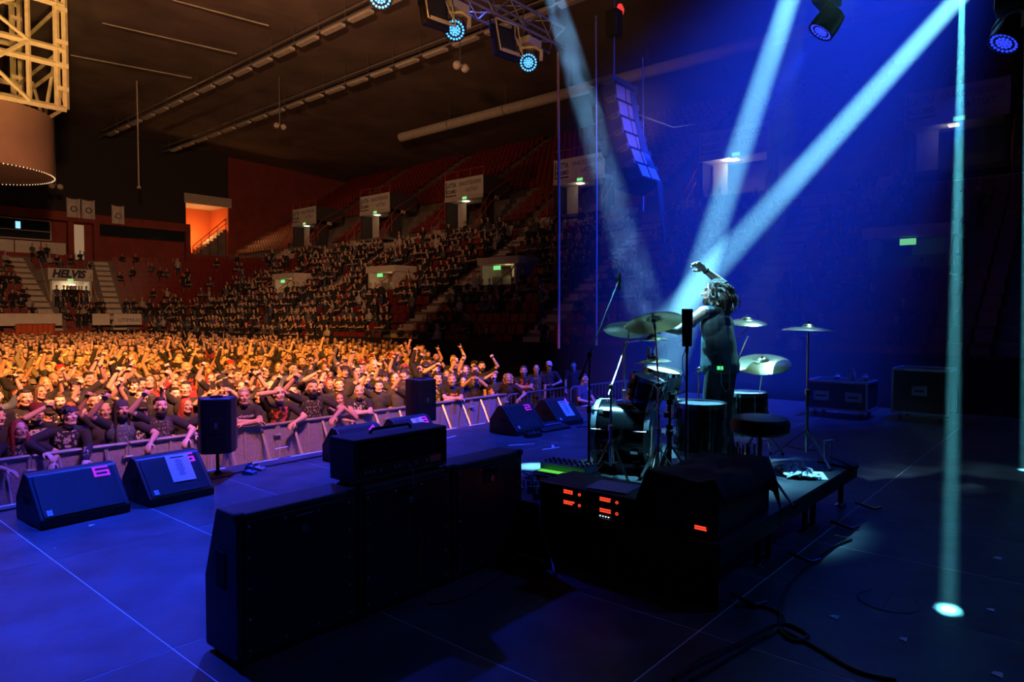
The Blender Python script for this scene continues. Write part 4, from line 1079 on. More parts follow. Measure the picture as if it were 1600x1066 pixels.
def hair_mesh(kind):
    """in head coordinates"""
    b = MB(); q = random.Random(kind)
    if kind == 'short': b.ell((0, .034, .050), (.084, .090, .082)); b.ell((0, .0, .088), (.062, .070, .044)); b.ell((0, .070, -.01), (.070, .046, .06))
    elif kind == 'messy':
        b.ell((0, .034, .052), (.088, .094, .086)); b.ell((0, .070, -.02), (.072, .046, .07))
        for i in range(26):
            a = q.uniform(-.4, pi + .4); z = q.uniform(.02, .12); r = .085
            b.cap((r * cos(a) * .9, .03 + r * sin(a) * .9, z), (r * cos(a) * 1.12, .03 + r * sin(a) * 1.12, z + q.uniform(-.01, .03)), .017, .009)
        for i in range(9): x = -.06 + .015 * i; b.cap((x, -.045, .085), (x * 1.1 + q.uniform(-.01, .01), -.088, .05 + q.uniform(-.012, .012)), .016, .010)
    elif kind in ('long', 'verylong'):
        b.ell((0, .030, .048), (.087, .094, .086)); ln = .30 if kind == 'long' else .44
        for i in range(17):
            a = -.35 + (pi + .7) * i / 16; x, y = .080 * cos(a), .025 + .085 * sin(a); w_ = q.uniform(-.02, .02)
            b.tube([(x * .9, y * .9, .06), (x * 1.08, y, -.03), (x * 1.15 + w_, y * 1.05 + .01, -.14), (x * 1.2 + w_ * 1.5, y * 1.0 + .02, -ln * .75), (x * 1.0 + w_, y * .95 + .02, -ln)], [.024, .026, .027, .024, .010], 7)
    elif kind == 'curly':
        b.ell((0, .030, .048), (.09, .096, .088))
        for i in range(70):
            a = q.uniform(-.4, pi + .4); z = q.uniform(-.13, .10); r = .105 * sqrt(max(.1, 1 - ((z + .01) / .15) ** 2)) + q.uniform(-.01, .015)
            b.ell((r * cos(a), .028 + r * sin(a), z), (.026, .026, .026), None, 7, 5)
    elif kind == 'mohawk':
        for i in range(9): a = -.5 + 2.6 * i / 8; b.cap((0, .02 - .085 * cos(a), .035 + .085 * sin(a)), (0, .02 - .125 * cos(a), .035 + .13 * sin(a)), .02, .010)
    elif kind == 'beard': b.ell((0, -.058, -.092), (.052, .044, .044)); b.cap((-.056, -.005, -.04), (-.034, -.052, -.09), .019, .028); b.cap((.056, -.005, -.04), (.034, -.052, -.09), .019, .028); b.cap((-.022, -.098, -.048), (.022, -.098, -.048), .008)
    elif kind == 'longbeard': b.ell((0, -.058, -.095), (.054, .046, .046)); b.cap((0, -.066, -.10), (0, -.075, -.22), .046, .016); b.cap((-.056, -.005, -.04), (-.034, -.052, -.09), .019, .03); b.cap((.056, -.005, -.04), (.034, -.052, -.09), .019, .03); b.cap((-.026, -.100, -.048), (.026, -.100, -.048), .009)
    return blob(b, 'hair_' + kind, .0085, [M_phair], 1, .4)
def cap_mesh(kind):
    b = MB()
    b.lathe([(.092, .035), (.094, .055), (.088, .095), (.066, .128), (.03, .142), (.001, .144)], 24, Mx.Translation((0, .018, 0)) @ Mx.Diagonal((.93, 1.08, 1, 1)))
    if kind == 'cap':
        b.prism([(-.070, -.05), (-.066, -.12), (-.035, -.155), (0, -.162), (.035, -.155), (.066, -.12), (.070, -.05)], .008, Mx.Translation((0, 0, .045)) @ Mx.Rotation(R_(10), 4, 'X'))
    elif kind == 'backcap':
        b.prism([(-.065, .09), (-.06, .15), (-.03, .178), (.03, .178), (.06, .15), (.065, .09)], .008, Mx.Translation((0, 0, .045)))
    elif kind == 'bandana':
        b.cap((0, .11, .035), (.03, .15, -.03), .014, .006, 8)
    m = b.mesh('headwear_' + kind, M_pcloth, True); return m
_hc = {}
def hairm(k):
    if k not in _hc: _hc[k] = cap_mesh(k) if k in ('cap', 'backcap', 'bandana', 'beanie') else hair_mesh(k)
    return _hc[k]
PH = {  # crowd poses
 'rest': dict(lean=3),
 'rest2': dict(lean=5, head=(18, -4, 4), L=((.16, -.26, 1.12), 'relaxed', (1, .4, -.5), None), R=((-.10, -.27, 1.10), 'relaxed', (-1, .4, -.5), None)),
 'fist_r': dict(lean=4, head=(-6, -6, 3), R=((-.27, -.24, 1.86), 'fist', (-1, .1, -.4), (0, -1, .1)), shoulder_up=(0, .03)),
 'fist_l': dict(lean=4, head=(8, -6, -3), L=((.25, -.26, 1.84), 'fist', (1, .1, -.4), (0, -1, .1)), shoulder_up=(.03, 0)),
 'high_r': dict(lean=2, head=(5, -10, 0), R=((-.22, -.10, 1.97), 'fist', (-1, .2, 0), (0, -1, .1)), shoulder_up=(0, .05)),
 'both': dict(lean=2, head=(0, -8, 2), L=((.30, -.20, 1.88), 'fist', (1, .2, -.2), (0, -1, .1)), R=((-.28, -.16, 1.90), 'horns', (-1, .2, -.2), (0, -1, .1)), shoulder_up=(.04, .04)),
 'horns_l': dict(lean=3, head=(-10, -6, -4), L=((.22, -.20, 1.92), 'horns', (1, .2, 0), (0, -1, .1)), shoulder_up=(.04, 0)),
 'across': dict(lean=4, head=(4, -4, 2), R=((.02, -.34, 1.72), 'fist', (-1, -.2, -.3), (0, -.6, -.6)), shoulder_up=(0, .02)),
 'phone': dict(lean=3, head=(0, -4, 0), L=((.07, -.36, 1.62), 'grip', (1, 0, -.8), (-.8, -.3, .2)), R=((-.09, -.36, 1.62), 'grip', (-1, 0, -.8), (.8, -.3, .2))),
 'rail': dict(lean=17, head=(4, -12, 2), L=((.26, -.46, 1.16), 'relaxed', (1, .2, -.2), (0, 0, -1)), R=((-.24, -.46, 1.16), 'relaxed', (-1, .2, -.2), (0, 0, -1))),
 'folded': dict(lean=19, head=(-5, -10, -3), L=((-.08, -.44, 1.22), 'relaxed', (1, -.1, 0), (0, 0, -1)), R=((.10, -.42, 1.24), 'relaxed', (-1, -.1, 0), (0, 0, -1))),
 'drape': dict(lean=20, side=4, head=(10, -14, 0), L=((.06, -.62, 1.06), 'relaxed', (1, -.3, .2), (0, 0, -1)), R=((-.30, -.40, 1.20), 'relaxed', (-1, .2, -.1), (0, 0, -1))),
 'chin': dict(lean=20, head=(-8, -8, -8), L=((.07, -.42, 1.42), 'fist', (1, -.4, -1), (-.5, .6, 0)), R=((.12, -.44, 1.21), 'relaxed', (-1, -.1, 0), (0, 0, -1))),
 'fist_rail': dict(lean=14, head=(4, -12, 3), R=((-.26, -.34, 1.78), 'fist', (-1, .1, -.5), (0, -1, .1)), L=((.24, -.46, 1.17), 'relaxed', (1, .2, -.1), (0, 0, -1)), shoulder_up=(0, .03)),
 'brow': dict(lean=16, head=(6, -10, 0), R=((-.06, -.40, 1.66), 'relaxed', (-1, .1, .4), (.2, -.3, -1)), L=((.16, -.46, 1.18), 'relaxed', (1, .2, -.1), (0, 0, -1))),
}
PDESC = {'rest': 'arms down', 'rest2': 'hands at waist', 'fist_r': 'right fist raised', 'fist_l': 'left fist raised', 'high_r': 'right fist punching up', 'both': 'both arms raised', 'horns_l': 'left hand making horns', 'across': 'fist before face', 'phone': 'filming by phone', 'rail': 'leaning with both hands over the barrier', 'folded': 'leaning folded arms on the barrier', 'drape': 'draping one arm over the barrier', 'chin': 'resting chin on a hand at the barrier', 'fist_rail': 'at the barrier raising the right fist', 'brow': 'at the barrier with a hand to the brow'}
_pc = {}
def pose_set(k):
    if k not in _pc:
        p = make_pose(**PH[k]); _pc[k] = dict(p=p, body=body_mesh(p, 'person_body'))
    return _pc[k]
def pose_shirt(k, kind):
    d = pose_set(k)
    if kind not in d: d[kind] = shirt_mesh(d['p'], kind)
    return d[kind]
_tr = trousers_mesh(); _sh = shoe_mesh()
_pm = MB().box((0, 0, 0), (.078, .010, .155)).mesh('phone', [M_rubber])
_ps = MB().box((0, .0065, 0), (.068, .002, .14)).mesh('phone_screen', [glow('phone_screen', (.35, .5, .9), .8)])
SKINS = [((.62, .40, .29), ''), ((.55, .34, .24), ''), ((.66, .45, .34), ''), ((.48, .29, .20), '')]
def person(loc, rz, scale, pose, shirt='tee', col=(.015, .015, .017), pr=None, hair='short', hcol=(.05, .035, .02), beard=None, headwear=None, hwcol=(.012, .012, .013), tcol=(.03, .032, .04), label='', group=None, skin=None, wide=1.0, vest=None):
    ps = pose_set(pose)
    o = obj('person', ps['body']); o.color = (*(skin or random.choice(SKINS)[0]), 1)
    o.location = loc; o.rotation_euler = (0, 0, rz); o.scale = (scale * wide, scale * wide, scale)
    tag(o, label, 'person', group)
    def ch(name, me, c, M=None, m=None):
        q = obj(name, me, o, M); q.color = (*c, 1)
        if m is not None: q.material_slots[0].link = 'OBJECT'; q.material_slots[0].material = m
        return q
    ch('shirt', pose_shirt(pose, shirt), col, None, PRINT[pr])
    if vest: 
        v = ch('vest', pose_shirt(pose, 'tank'), vest, None, PRINT['pale']); v.scale = (1.05, 1.07, 1.0)
    ch('trousers', _tr, tcol)
    for s in (-1, 1): ch('shoe', _sh, (.01, .01, .01), Mx.Translation((s * .115, .01, 0)))
    hM = ps['p'].head
    if hair: ch('hair', hairm(hair), hcol, hM)
    if beard: ch('beard', hairm(beard), hcol, hM)
    if headwear: ch('cap' if 'cap' in headwear else headwear, hairm(headwear), hwcol, hM)
    if pose == 'phone':
        ph = thing('phone', 'lit phone held up by ' + label[:1].lower() + 'a fan on the arena floor', 'phone', group='phones held up in the crowd')
        ph.matrix_world = Mx.Translation(V(loc)) @ Mx.Rotation(rz, 4, 'Z') @ Mx.Diagonal((scale, scale, scale, 1)) @ Mx.Translation((-.01, -.40, 1.74))
        ph['label'] = 'phone held up with both hands above the floor crowd'
        obj('phone_case', _pm, ph); obj('phone_screen', _ps, ph)
    return o

# ------------------------------------------------------------------ audience: front row placed from the photograph
BLACK, CHAR, OLIVE, DENIM, REDC, GREY, WHITE, BROWN = (.012, .012, .014), (.035, .034, .036), (.10, .12, .03), (.06, .09, .15), (.35, .03, .025), (.16, .15, .15), (.55, .53, .5), (.10, .06, .035)
DK, BR_, BL_, RD, GY, FAIR = (.018, .014, .012), (.07, .04, .022), (.36, .24, .10), (.26, .035, .025), (.30, .28, .26), (.25, .16, .07)
def face_stage(x, y, jit=0):     # turn so that local -Y looks at the drum kit
    d = V((3.2, 3.0)) - V((x, y)); return atan2(d.y, d.x) + pi / 2 + jit
taken = []
def front(px, py, Y, pose, label, **kw):
    """px, py: head centre in the photograph, Y: how far behind the barrier line"""
    hz = _ph(pose)
    p = atY(px, py, Y - .35 if PH[pose].get('lean', 0) > 9 else Y)
    sc = (p.z - FLOORZ) / hz
    sc_c = min(max(sc, .90), 1.10)
    rz = face_stage(p.x, Y, kw.pop('jit', 0))
    # step back so that the leaning head, not the feet, is at the photographed place
    hd = Mx.Rotation(rz, 3, 'Z') @ (pose_set(pose)['p'].head.translation * sc_c)
    loc = (p.x - hd.x, p.y - hd.y, FLOORZ)
    taken.append((loc[0], loc[1]))
    return person(loc, rz, sc_c, pose, label=label, group='fans at the barrier', **kw)
def _ph(pose): return pose_set(pose)['p'].head.translation.z
F0 = 10.05
front(30, 672, F0, 'rail', 'smiling person with red hair in a patched black vest leaning on the barrier', hair='long', hcol=RD, pr='pale', col=BLACK)
front(57, 645, F0 + .55, 'across', 'grinning person in a red bandana with a forearm raised', hair=None, headwear='bandana', hwcol=(.16, .02, .02), pr='logo')
front(108, 650, F0 + .05, 'drape', 'young person in a black hoodie with a pale print draping an arm over the barrier', shirt='hoodie', hair='messy', hcol=DK, pr='white')
front(127, 646, F0 + .75, 'rest', 'bearded person standing close behind the young person in the hoodie', hair='short', beard='beard', hcol=BR_)
front(190, 641, F0 + .05, 'fist_rail', 'long-haired person in a backwards cap and denim vest raising the right fist', hair='verylong', hcol=DK, headwear='backcap', hwcol=CHAR, beard='beard', vest=DENIM)
front(251, 635, F0 + .05, 'fist_rail', 'bearded person in a patched black vest raising a fist beside the dark fill speaker', hair='short', beard='beard', hcol=DK, pr='pale', vest=CHAR)
front(292, 634, F0 + .45, 'rest2', 'person with auburn hair half hidden behind the fill speaker', hair='long', hcol=RD)
front(340, 633, F0 + .02, 'drape', 'person in a black cap and black shirt with an arm over the barrier', headwear='cap', hair='short', hcol=BR_, pr='pale')
bh_ = front(381, 620, F0 + .05, 'folded', 'grey-haired person in a black shirt with pale lettering and hands clasped', hair='short', hcol=GY)
_T = pose_set('folded')['p'].T
text_mesh('behemoth', .068, _T @ Mx.Translation((0, -.150, 1.385)) @ Mx.Rotation(R_(78), 4, 'X'), mat('lettering_pale', (.55, .53, .5), .8), 'shirt_lettering', bh_, .004, .9)
front(436, 616, F0 + .05, 'brow', 'bald person in a black shirt with a red print and a hand to the head', hair=None, pr='red')
front(488, 606, F0 + .08, 'fist_rail', 'big bearded person in a black shirt covered with pale prints', hair='short', hcol=DK, beard='beard', pr='pale', wide=1.12)
front(531, 624, F0 + .02, 'chin', 'person in a dark tank top resting the chin on one hand', shirt='tank', hair='long', hcol=BR_)
front(561, 612, F0 + .05, 'folded', 'shaven-headed person in black with a white swirling print and folded arms', hair=None, beard='beard', hcol=FAIR, pr='white')
front(592, 604, F0 + .3, 'fist_r', 'stocky person in a plain black shirt beside the second fill speaker', hair='short', hcol=DK)
front(646, 603, F0 + .10, 'fist_rail', 'person in a dark cap raising a fist before the barrier rail', headwear='cap', hair='short', pr='logo')
front(684, 592, F0 + .10, 'rest2', 'dark-haired person in a black shirt with a grey print at the barrier', hair='short', hcol=DK, pr='white')
front(706, 594, F0 + .08, 'folded', 'moustached person in a black shirt with an orange print leaning on the barrier', hair='short', beard='beard', hcol=FAIR, pr='orange')
front(724, 601, F0 + .25, 'rest', 'person with long dark hair looking aside at the barrier end', hair='verylong', hcol=DK)
front(742, 590, F0 + .10, 'phone', 'person in black with both hands up filming at the barrier end', hair='short', headwear='cap')
front(771, 588, F0 + .30, 'across', 'person in a black shirt with an orange figure print reaching over the bar fence', hair='short', pr='orange')
front(794, 592, F0 + .10, 'rail', 'laughing person with fair curly hair leaning on the bar fence', hair='curly', hcol=BL_)
front(818, 580, F0 + .35, 'folded', 'bearded person in a black shirt with a red and pale print at the bar fence', hair='short', beard='longbeard', hcol=BR_, pr='red')
front(838, 577, F0 + .9, 'rest', 'person with a bald head behind the bar fence', hair=None, pr='pale')
front(858, 572, F0 + 1.0, 'rest2', 'person in a pale cap standing back from the bar fence', hair='short', headwear='cap', hwcol=WHITE)
front(896, 573, F0 + 1.2, 'rest', 'person in dark clothes behind the steward with yellow ear defenders', hair='short', hcol=DK)
# steward / photographer with yellow ear defenders in the pit
pp_ = atY(908, 592, 9.0); hz = _ph('rest2'); sc = .98
st = person((pp_.x, pp_.y, pp_.z - hz * sc), face_stage(pp_.x, pp_.y, 1.1), sc, 'rest2', hair='short', hcol=BR_, col=(.03, .05, .12), label='steward with yellow ear defenders and a yellow bag strap beside the fence', group=None)
M_yel = mat('safety_yellow', (.75, .58, .05), .5)
hm = pose_set('rest2')['p'].head
for s in (-1, 1): obj('ear_cup', MB().ell((s * .088, .01, -.005), (.026, .038, .046)).mesh('ear_cup', M_yel, 'all'), st, hm)
obj('head_band', MB().tube([(.09 * cos(a), .01, .13 * sin(a)) for a in [i * pi / 10 for i in range(11)]], .008, 6).mesh('head_band', M_yel, True), st, hm)
obj('harness', MB().tube([(.12, -.13, 1.05), (.14, -.14, 1.25), (.13, -.06, 1.47), (.13, .1, 1.42), (.10, .14, 1.2)], .028, 8).mesh('harness', M_yel, True), st)
obj('hip_bag', MB().box((.05, -.18, .98), (.24, .10, .22)).mesh('hip_bag', M_yel), st)
stp = MB().bbox((-.35, -.35, 0), (.35, .35, max(.05, pp_.z - hz * sc - FLOORZ))).build('pit_step', M_blackp, None, False, .01, loc=(pp_.x, pp_.y, FLOORZ)); tag(stp, 'low black step under the steward in the pit', 'step')

# ------------------------------------------------------------------ rest of the floor audience
rr = random.Random(4)
def on_floor(x, y):
    # crowd edge towards the side seating
    if x > 11.5 + max(0, (y - 10.4)) * .62 or x > 20.4: return False
    return True
cand = []
y = 10.62; row = 0
while y < 54:
    dx = .60 if y < 20 else .72
    x = -1.5 + (row % 2) * dx / 2
    while x < 20.5:
        jx, jy = x + rr.uniform(-.13, .13), y + rr.uniform(-.16, .16)
        if on_floor(jx, jy) and rr.random() < .93:
            u, v_, d = proj((jx, jy, .45))
            if -40 < u < 960: cand.append((d, jx, jy))
        x += dx
    y += .70 if y < 20 else .84; row += 1
cand = [c for c in cand if all((c[1] - a) ** 2 + (c[2] - b) ** 2 > .40 ** 2 for a, b in taken)]
cand.sort()
NEAR = cand[:262]; FAR = cand[262:]
HAIRS = [('short', 'short dark hair', DK), ('short', 'short brown hair', BR_), ('short', 'short fair hair', FAIR), (None, 'shaven head', BR_), ('messy', 'messy dark hair', DK), ('long', 'long brown hair', BR_), ('verylong', 'very long dark hair', DK), ('long', 'long blond hair', BL_), ('curly', 'curly brown hair', BR_), ('verylong', 'long red hair', RD)]
SHIRTS = [('tee', 'black shirt', BLACK, None), ('tee', 'white-printed black shirt', BLACK, 'white'), ('tee', 'red-printed black shirt', BLACK, 'red'), ('tee', 'pale-printed black shirt', BLACK, 'pale'), ('tee', 'lettered black shirt', BLACK, 'logo'), ('hoodie', 'black long-sleeved top', BLACK, None), ('tank', 'black sleeveless top', BLACK, 'white'), ('tee', 'charcoal shirt', CHAR, None), ('tee', 'olive shirt', OLIVE, 'logo'), ('tee', 'denim-blue shirt', DENIM, None), ('tee', 'red shirt', REDC, None), ('hoodie', 'grey long-sleeved top', GREY, None)]
SW = [6, 6, 4, 5, 5, 4, 3, 3, .7, 1.5, .5, 1]
POS = ['rest', 'rest2', 'fist_r', 'fist_l', 'high_r', 'both', 'horns_l', 'across', 'phone']
PW = [6, 3.5, 4.5, 3.5, 2.4, 1.4, 1.8, 2.2, .9]
for i, (d, x, y) in enumerate(NEAR):
    ha = rr.choices(HAIRS, [5, 4, 3, 3, 2, 2, 2, 1.5, 1, .6])[0]; sh = rr.choices(SHIRTS, SW)[0]; po = rr.choices(POS, PW)[0]
    if y < 11.2 and po == 'rest': po = rr.choice(['fist_r', 'across', 'fist_l', 'rest'])
    be = None; hw = None; hc = BLACK; ex = ''
    if ha[0] in ('short', None) and rr.random() < .45: be = 'beard' if rr.random() < .75 else 'longbeard'; ex = 'bearded '
    if rr.random() < .14: hw = rr.choice(['cap', 'backcap', 'beanie']); hc = rr.choice([BLACK, BLACK, CHAR, REDC, GREY]); 
    hd = {'cap': ' under cap', 'backcap': ' under backwards cap', 'beanie': ' under beanie', None: ''}[hw]
    if hw in ('beanie',) and hc == REDC: hd = ' under red beanie'
    lab = '%sfan with %s%s, %s, %s' % (ex, ha[1], hd, sh[1], PDESC[po])
    lab = ' '.join(lab.split()[:16])
    sc = rr.uniform(.93, 1.07) * (.95 if ha[0] in ('long', 'verylong', 'curly') and not be else 1)
    person((x, y, FLOORZ), face_stage(x, y, rr.uniform(-.25, .25)), sc, po, sh[0], sh[2], sh[3], ha[0], ha[2], be, hw, hc, rr.choice([(.02, .02, .024), (.03, .035, .05), (.012, .012, .014)]), lab, 'fans on the arena floor', wide=rr.uniform(.94, 1.1))

# the rest of the audience, too many and too small to count: simple figures joined together
M_sskin = mat('far_skin', (.58, .37, .26), .55); M_sblk = mat('far_black', (.014, .014, .016), .85); M_sgry = mat('far_grey', (.09, .085, .09), .85)
M_shr = mat('far_hair', (.03, .02, .014), .7); M_swht = mat('far_pale', (.42, .4, .36), .85); M_srd = mat('far_red', (.24, .03, .025), .85); M_sden = mat('far_denim', (.05, .07, .12), .85)
FARM = [M_sskin, M_sblk, M_sgry, M_shr, M_swht, M_srd, M_sden]
def simple_person(b, x, y, z, rz, s, q, sit=False, up=.4):
    Rz = rotz(rz); o = V((x, y, z))
    P = lambda a, c, e: o + Rz @ (V((a, c, e)) * s)
    cl = q.choices([1, 2, 4, 5, 6], [9, 1.5, .7, .5, .6])[0]; z0 = .45 if sit else .9
    tor = z0 + .52; hz = tor + .235
    # head with hair on crown and back
    hr = q.choices([3, 0, 1], [8, 1.2, 1.5])[0]; nu, nv = 8, 6; base = len(b.v); vs = []
    for i in range(nv + 1):
        th = pi * (.02 + .96 * i / nv)
        for j in range(nu):
            a = 2 * pi * j / nu; vs.append(P(.078 * sin(th) * cos(a), -.015 + .093 * sin(th) * sin(a), hz + .118 * cos(th)))
    for i in range(nv):
        for j in range(nu):
            am = 2 * pi * (j + .5) / nu; thm = pi * (i + .5) / nv
            b.mi = hr if (sin(am) * sin(thm) > .15 or cos(thm) > .62) else 0
            if i == 0 and j == 0: b.add(vs, [])
            b.f.append((base + i * nu + j, base + (i + 1) * nu + j, base + (i + 1) * nu + (j + 1) % nu, base + i * nu + (j + 1) % nu)); b.m.append(b.mi)
    b.mi = 0; b.tube([P(0, 0, tor - .04), P(0, -.005, hz - .06)], .052 * s, 6)
    b.mi = cl
    base = len(b.v); n = 8; rings = [(.155, .11, z0 - .08), (.15, .105, z0 + .14), (.185, .12, tor - .14), (.19, .09, tor - .03), (.07, .06, tor + .02)]
    vs = [P(rx * cos(2 * pi * j / n), ry * sin(2 * pi * j / n), zz) for rx, ry, zz in rings for j in range(n)]
    b.add(vs, [(i * n + j, i * n + (j + 1) % n, (i + 1) * n + (j + 1) % n, (i + 1) * n + j) for i in range(len(rings) - 1) for j in range(n)])
    for sd in (-1, 1):
        sh = P(sd * .19, 0, tor - .07)
        if q.random() < up: e = P(sd * .30, -.16, tor + q.uniform(-.05, .1)); w_ = P(sd * q.uniform(.12, .3), -.24, tor + q.uniform(.18, .44))
        elif sit: e = P(sd * .25, -.05, tor - .32); w_ = P(sd * .10, -.30, tor - .36)
        else: e = P(sd * .25, .03, tor - .33); w_ = P(sd * .20, -.15, tor - .50)
        ls = q.random() < .45; b.mi = cl; m_ = sh.lerp(e, .6); b.tube([sh, m_], [.062 * s, .055 * s], 5); b.mi = cl if ls else 0; b.tube([m_, e, w_], [.044 * s, .040 * s, .03 * s], 5); b.mi = 0; b.ell(w_, (.048 * s, .042 * s, .05 * s), None, 5, 3)
    b.mi = 6 if q.random() < .4 else 1
    if sit:
        for sd in (-1, 1): b.tube([P(sd * .09, 0, .42), P(sd * .11, -.44, .47), P(sd * .11, -.46, .02)], [.08 * s, .065 * s, .05 * s], 5)
    else:
        for sd in (-1, 1): b.tube([P(sd * .085, 0, .86), P(sd * .1, 0, .02)], [.085 * s, .055 * s], 5)
b = MB()
for d, x, y in FAR: simple_person(b, x, y, FLOORZ, face_stage(x, y, rr.uniform(-.3, .3)), rr.uniform(.92, 1.08), rr, False, .17)
o = b.build('distant_floor_crowd', FARM, None, 'all'); tag(o, 'dense far part of the standing audience on the arena floor', 'crowd', kind='stuff')

# ------------------------------------------------------------------ seats and spectators in the tiers
def seat_mb(b=None, o=V((0, 0, 0)), rz=0.0):
    b = b or MB(); Rz = rotz(rz)
    b.box(o + Rz @ V((0, -.02, .42)), (.44, .40, .04), Rz)
    b.box(o + Rz @ V((0, .20, .66)), (.44, .035, .42), Rz @ rotx(R_(-8)))
    b.box(o + Rz @ V((0, .08, .2)), (.30, .05, .40), Rz)
    return b
# aisles of the lower and upper tiers (path length), where no seats stand
VY = [4.9, 14.6, 24.4, 34.3, 44.4, 54.6]                 # upper gangway mouths along the side
AI_LO = [s_of_Y(v_) for v_ in (1.5, 10.0, 18.5, 27.5, 40.5, 50.0, 55.0)] + [S2 - .2, S2 + 3.9, S2 + 12]
LGY = [atX(px, py, 28.0).y for px, py in [(455, 430), (607, 405), (790, 400), (1425, 385)]]   # lower gangway mouths
occ, emp = [], []
qs = random.Random(21)
for r in range(NR1):
    o_, z_ = row_lo(r); s = 6.0
    while s < S3 - 12:
        k = (RC + o_) / RC if S1 < s < S2 else 1.0
        s += .53 / k
        if min(abs(s - a) for a in AI_LO) < .75 / k: continue
        p, n = bowl(s, o_ + .52)
        u, v_, d = proj((p.x, p.y, z_ + .5))
        if d < 1 or not (-30 < u < 1640): continue
        if 6 <= r <= 9 and n.x > .9 and min(abs(p.y - g) for g in LGY) < 1.75: continue
        if n.y > .5 and 16.7 < p.x < 20.3 and 62.6 < p.y < 67.3: continue
        rz = atan2(n.y, n.x) - pi / 2
        # fuller near the middle, empty blocks low down by the stage and in the corner
        f = .72
        Yp = p.y
        if s < s_of_Y(34) and r < 4: f = .25 if s < s_of_Y(23) else .5
        if s < s_of_Y(6): f = .12
        if S1 - 4 < s < S2 + 1 and r > 4: f = .18
        if s > S2 + 2: f = .5
        (occ if qs.random() < f else emp).append((d, p.x, p.y, z_, rz, s, r))
emp.sort()
sm_ = seat_mb().mesh('stadium_seat', M_red)
shown = [e for e in emp if e[0] > 0][:300]
for (d, x, y, z, rz, s, r) in shown:
    q = obj('stadium_seat', sm_); q.location = (x, y, z); q.rotation_euler = (0, 0, rz)
    tag(q, 'empty dark red plastic seat in the lower tier beside the stage', 'seat', 'empty red seats in the lower side tier')
b = MB()
for (d, x, y, z, rz, s, r) in emp[300:]: seat_mb(b, V((x, y, z)), rz)
o = b.build('distant_seats', M_red); tag(o, 'rows of empty dark red seats far along the lower tier', 'seats', kind='stuff')
b = MB()
for (d, x, y, z, rz, s, r) in occ: simple_person(b, x, y, z, rz + qs.uniform(-.4, .4), qs.uniform(.92, 1.06), qs, qs.random() < .82, .08)
o = b.build('seated_crowd', FARM, None, 'all'); tag(o, 'dense audience seated in the lower tiers', 'crowd', kind='stuff')
b = MB()
for r in range(NR2):
    o_, z_ = row_up(r)
    for k in range(int((SU - 10) / .55)):
        s = 8 + k * .55
        if min(abs(s - s_of_Y(v_ + 4.9)) for v_ in VY) < .8: continue
        if r < 6 and min(abs(s - s_of_Y(v_)) for v_ in VY) < 2.5: continue
        p = V((XW + o_ + .45, s - 12))
        b.box((p.x, p.y, z_ + .40), (.36, .44, .04)); b.box((p.x + .17, p.y, z_ + .62), (.04, .44, .40))
o = b.build('upper_seats', M_red); tag(o, 'rows of empty dark red seats in the upper tier', 'seats', kind='stuff')

# ------------------------------------------------------------------ drummer
DO = V((5.92, 2.62, RZ)); DRZ = R_(166); DS = .97
DM = Mx.Translation(DO) @ Mx.Rotation(DRZ, 4, 'Z') @ Mx.Diagonal((DS, DS, DS, 1)); DI = DM.inverted()
LW = DI @ V((5.60, 3.13, 1.665)); RW = DI @ V((6.04, 2.84, 2.19)); RN = DI.to_3x3() @ V((-.8, -.2, -.4))
dp = make_pose(lean=7, side=-2, head=(30, -4, 4), L=(LW, 'relaxed', (.5, .2, -1), (0, 0, -1)), R=(RW, 'relaxed', (-1, .3, -.6), RN), shoulder_up=(.01, .05), build=1.1)
T = dp.T
b = MB(); head_parts(b, dp.head)
b.cap(T @ V((0, .005, 1.40)), dp.head @ V((0, .02, -.05)), .060, .056)
b.ell(T @ V((0, 0, 1.27)), (.155, .098, .19), T.to_3x3()); b.ell(T @ V((0, 0, 1.05)), (.135, .09, .2), T.to_3x3())
b.ell((0, 0, .90), (.14, .10, .12))
for s in (-1, 1):
    b.cap((s * .085, 0, .88), (s * .11, -.03, .50), .075, .052); b.cap((s * .11, -.03, .50), (s * .12, .02, .09), .050, .036); b.cap((s * .12, .03, .05), (s * .13, -.13, .03), .035, .03)
for k in 'LR':
    sh, e, w_, d, n, kind, s = dp.arm[k]
    b.cap(T @ V((s * .06, .01, 1.42)), sh, .064, .060); b.cap(sh, e, .056, .043); b.ell(sh.lerp(e, .45), (.050, .050, .07), None, 12, 8); b.cap(e, e.lerp(w_, .4), .043, .041); b.cap(e.lerp(w_, .35), w_, .042, .028)
    hand(b, w_, d, n, kind, s)
me = blob(b, 'drummer_body', .0062, [M_pskin, M_peye, M_plip, M_pbrow], 2, .4); paint_head(me, dp.head)
dr = obj('person', me); dr.matrix_world = DM; dr.color = (.66, .50, .42, 1)
tag(dr, 'drummer in a sleeveless dark shirt standing behind the kit with one arm raised', 'person')
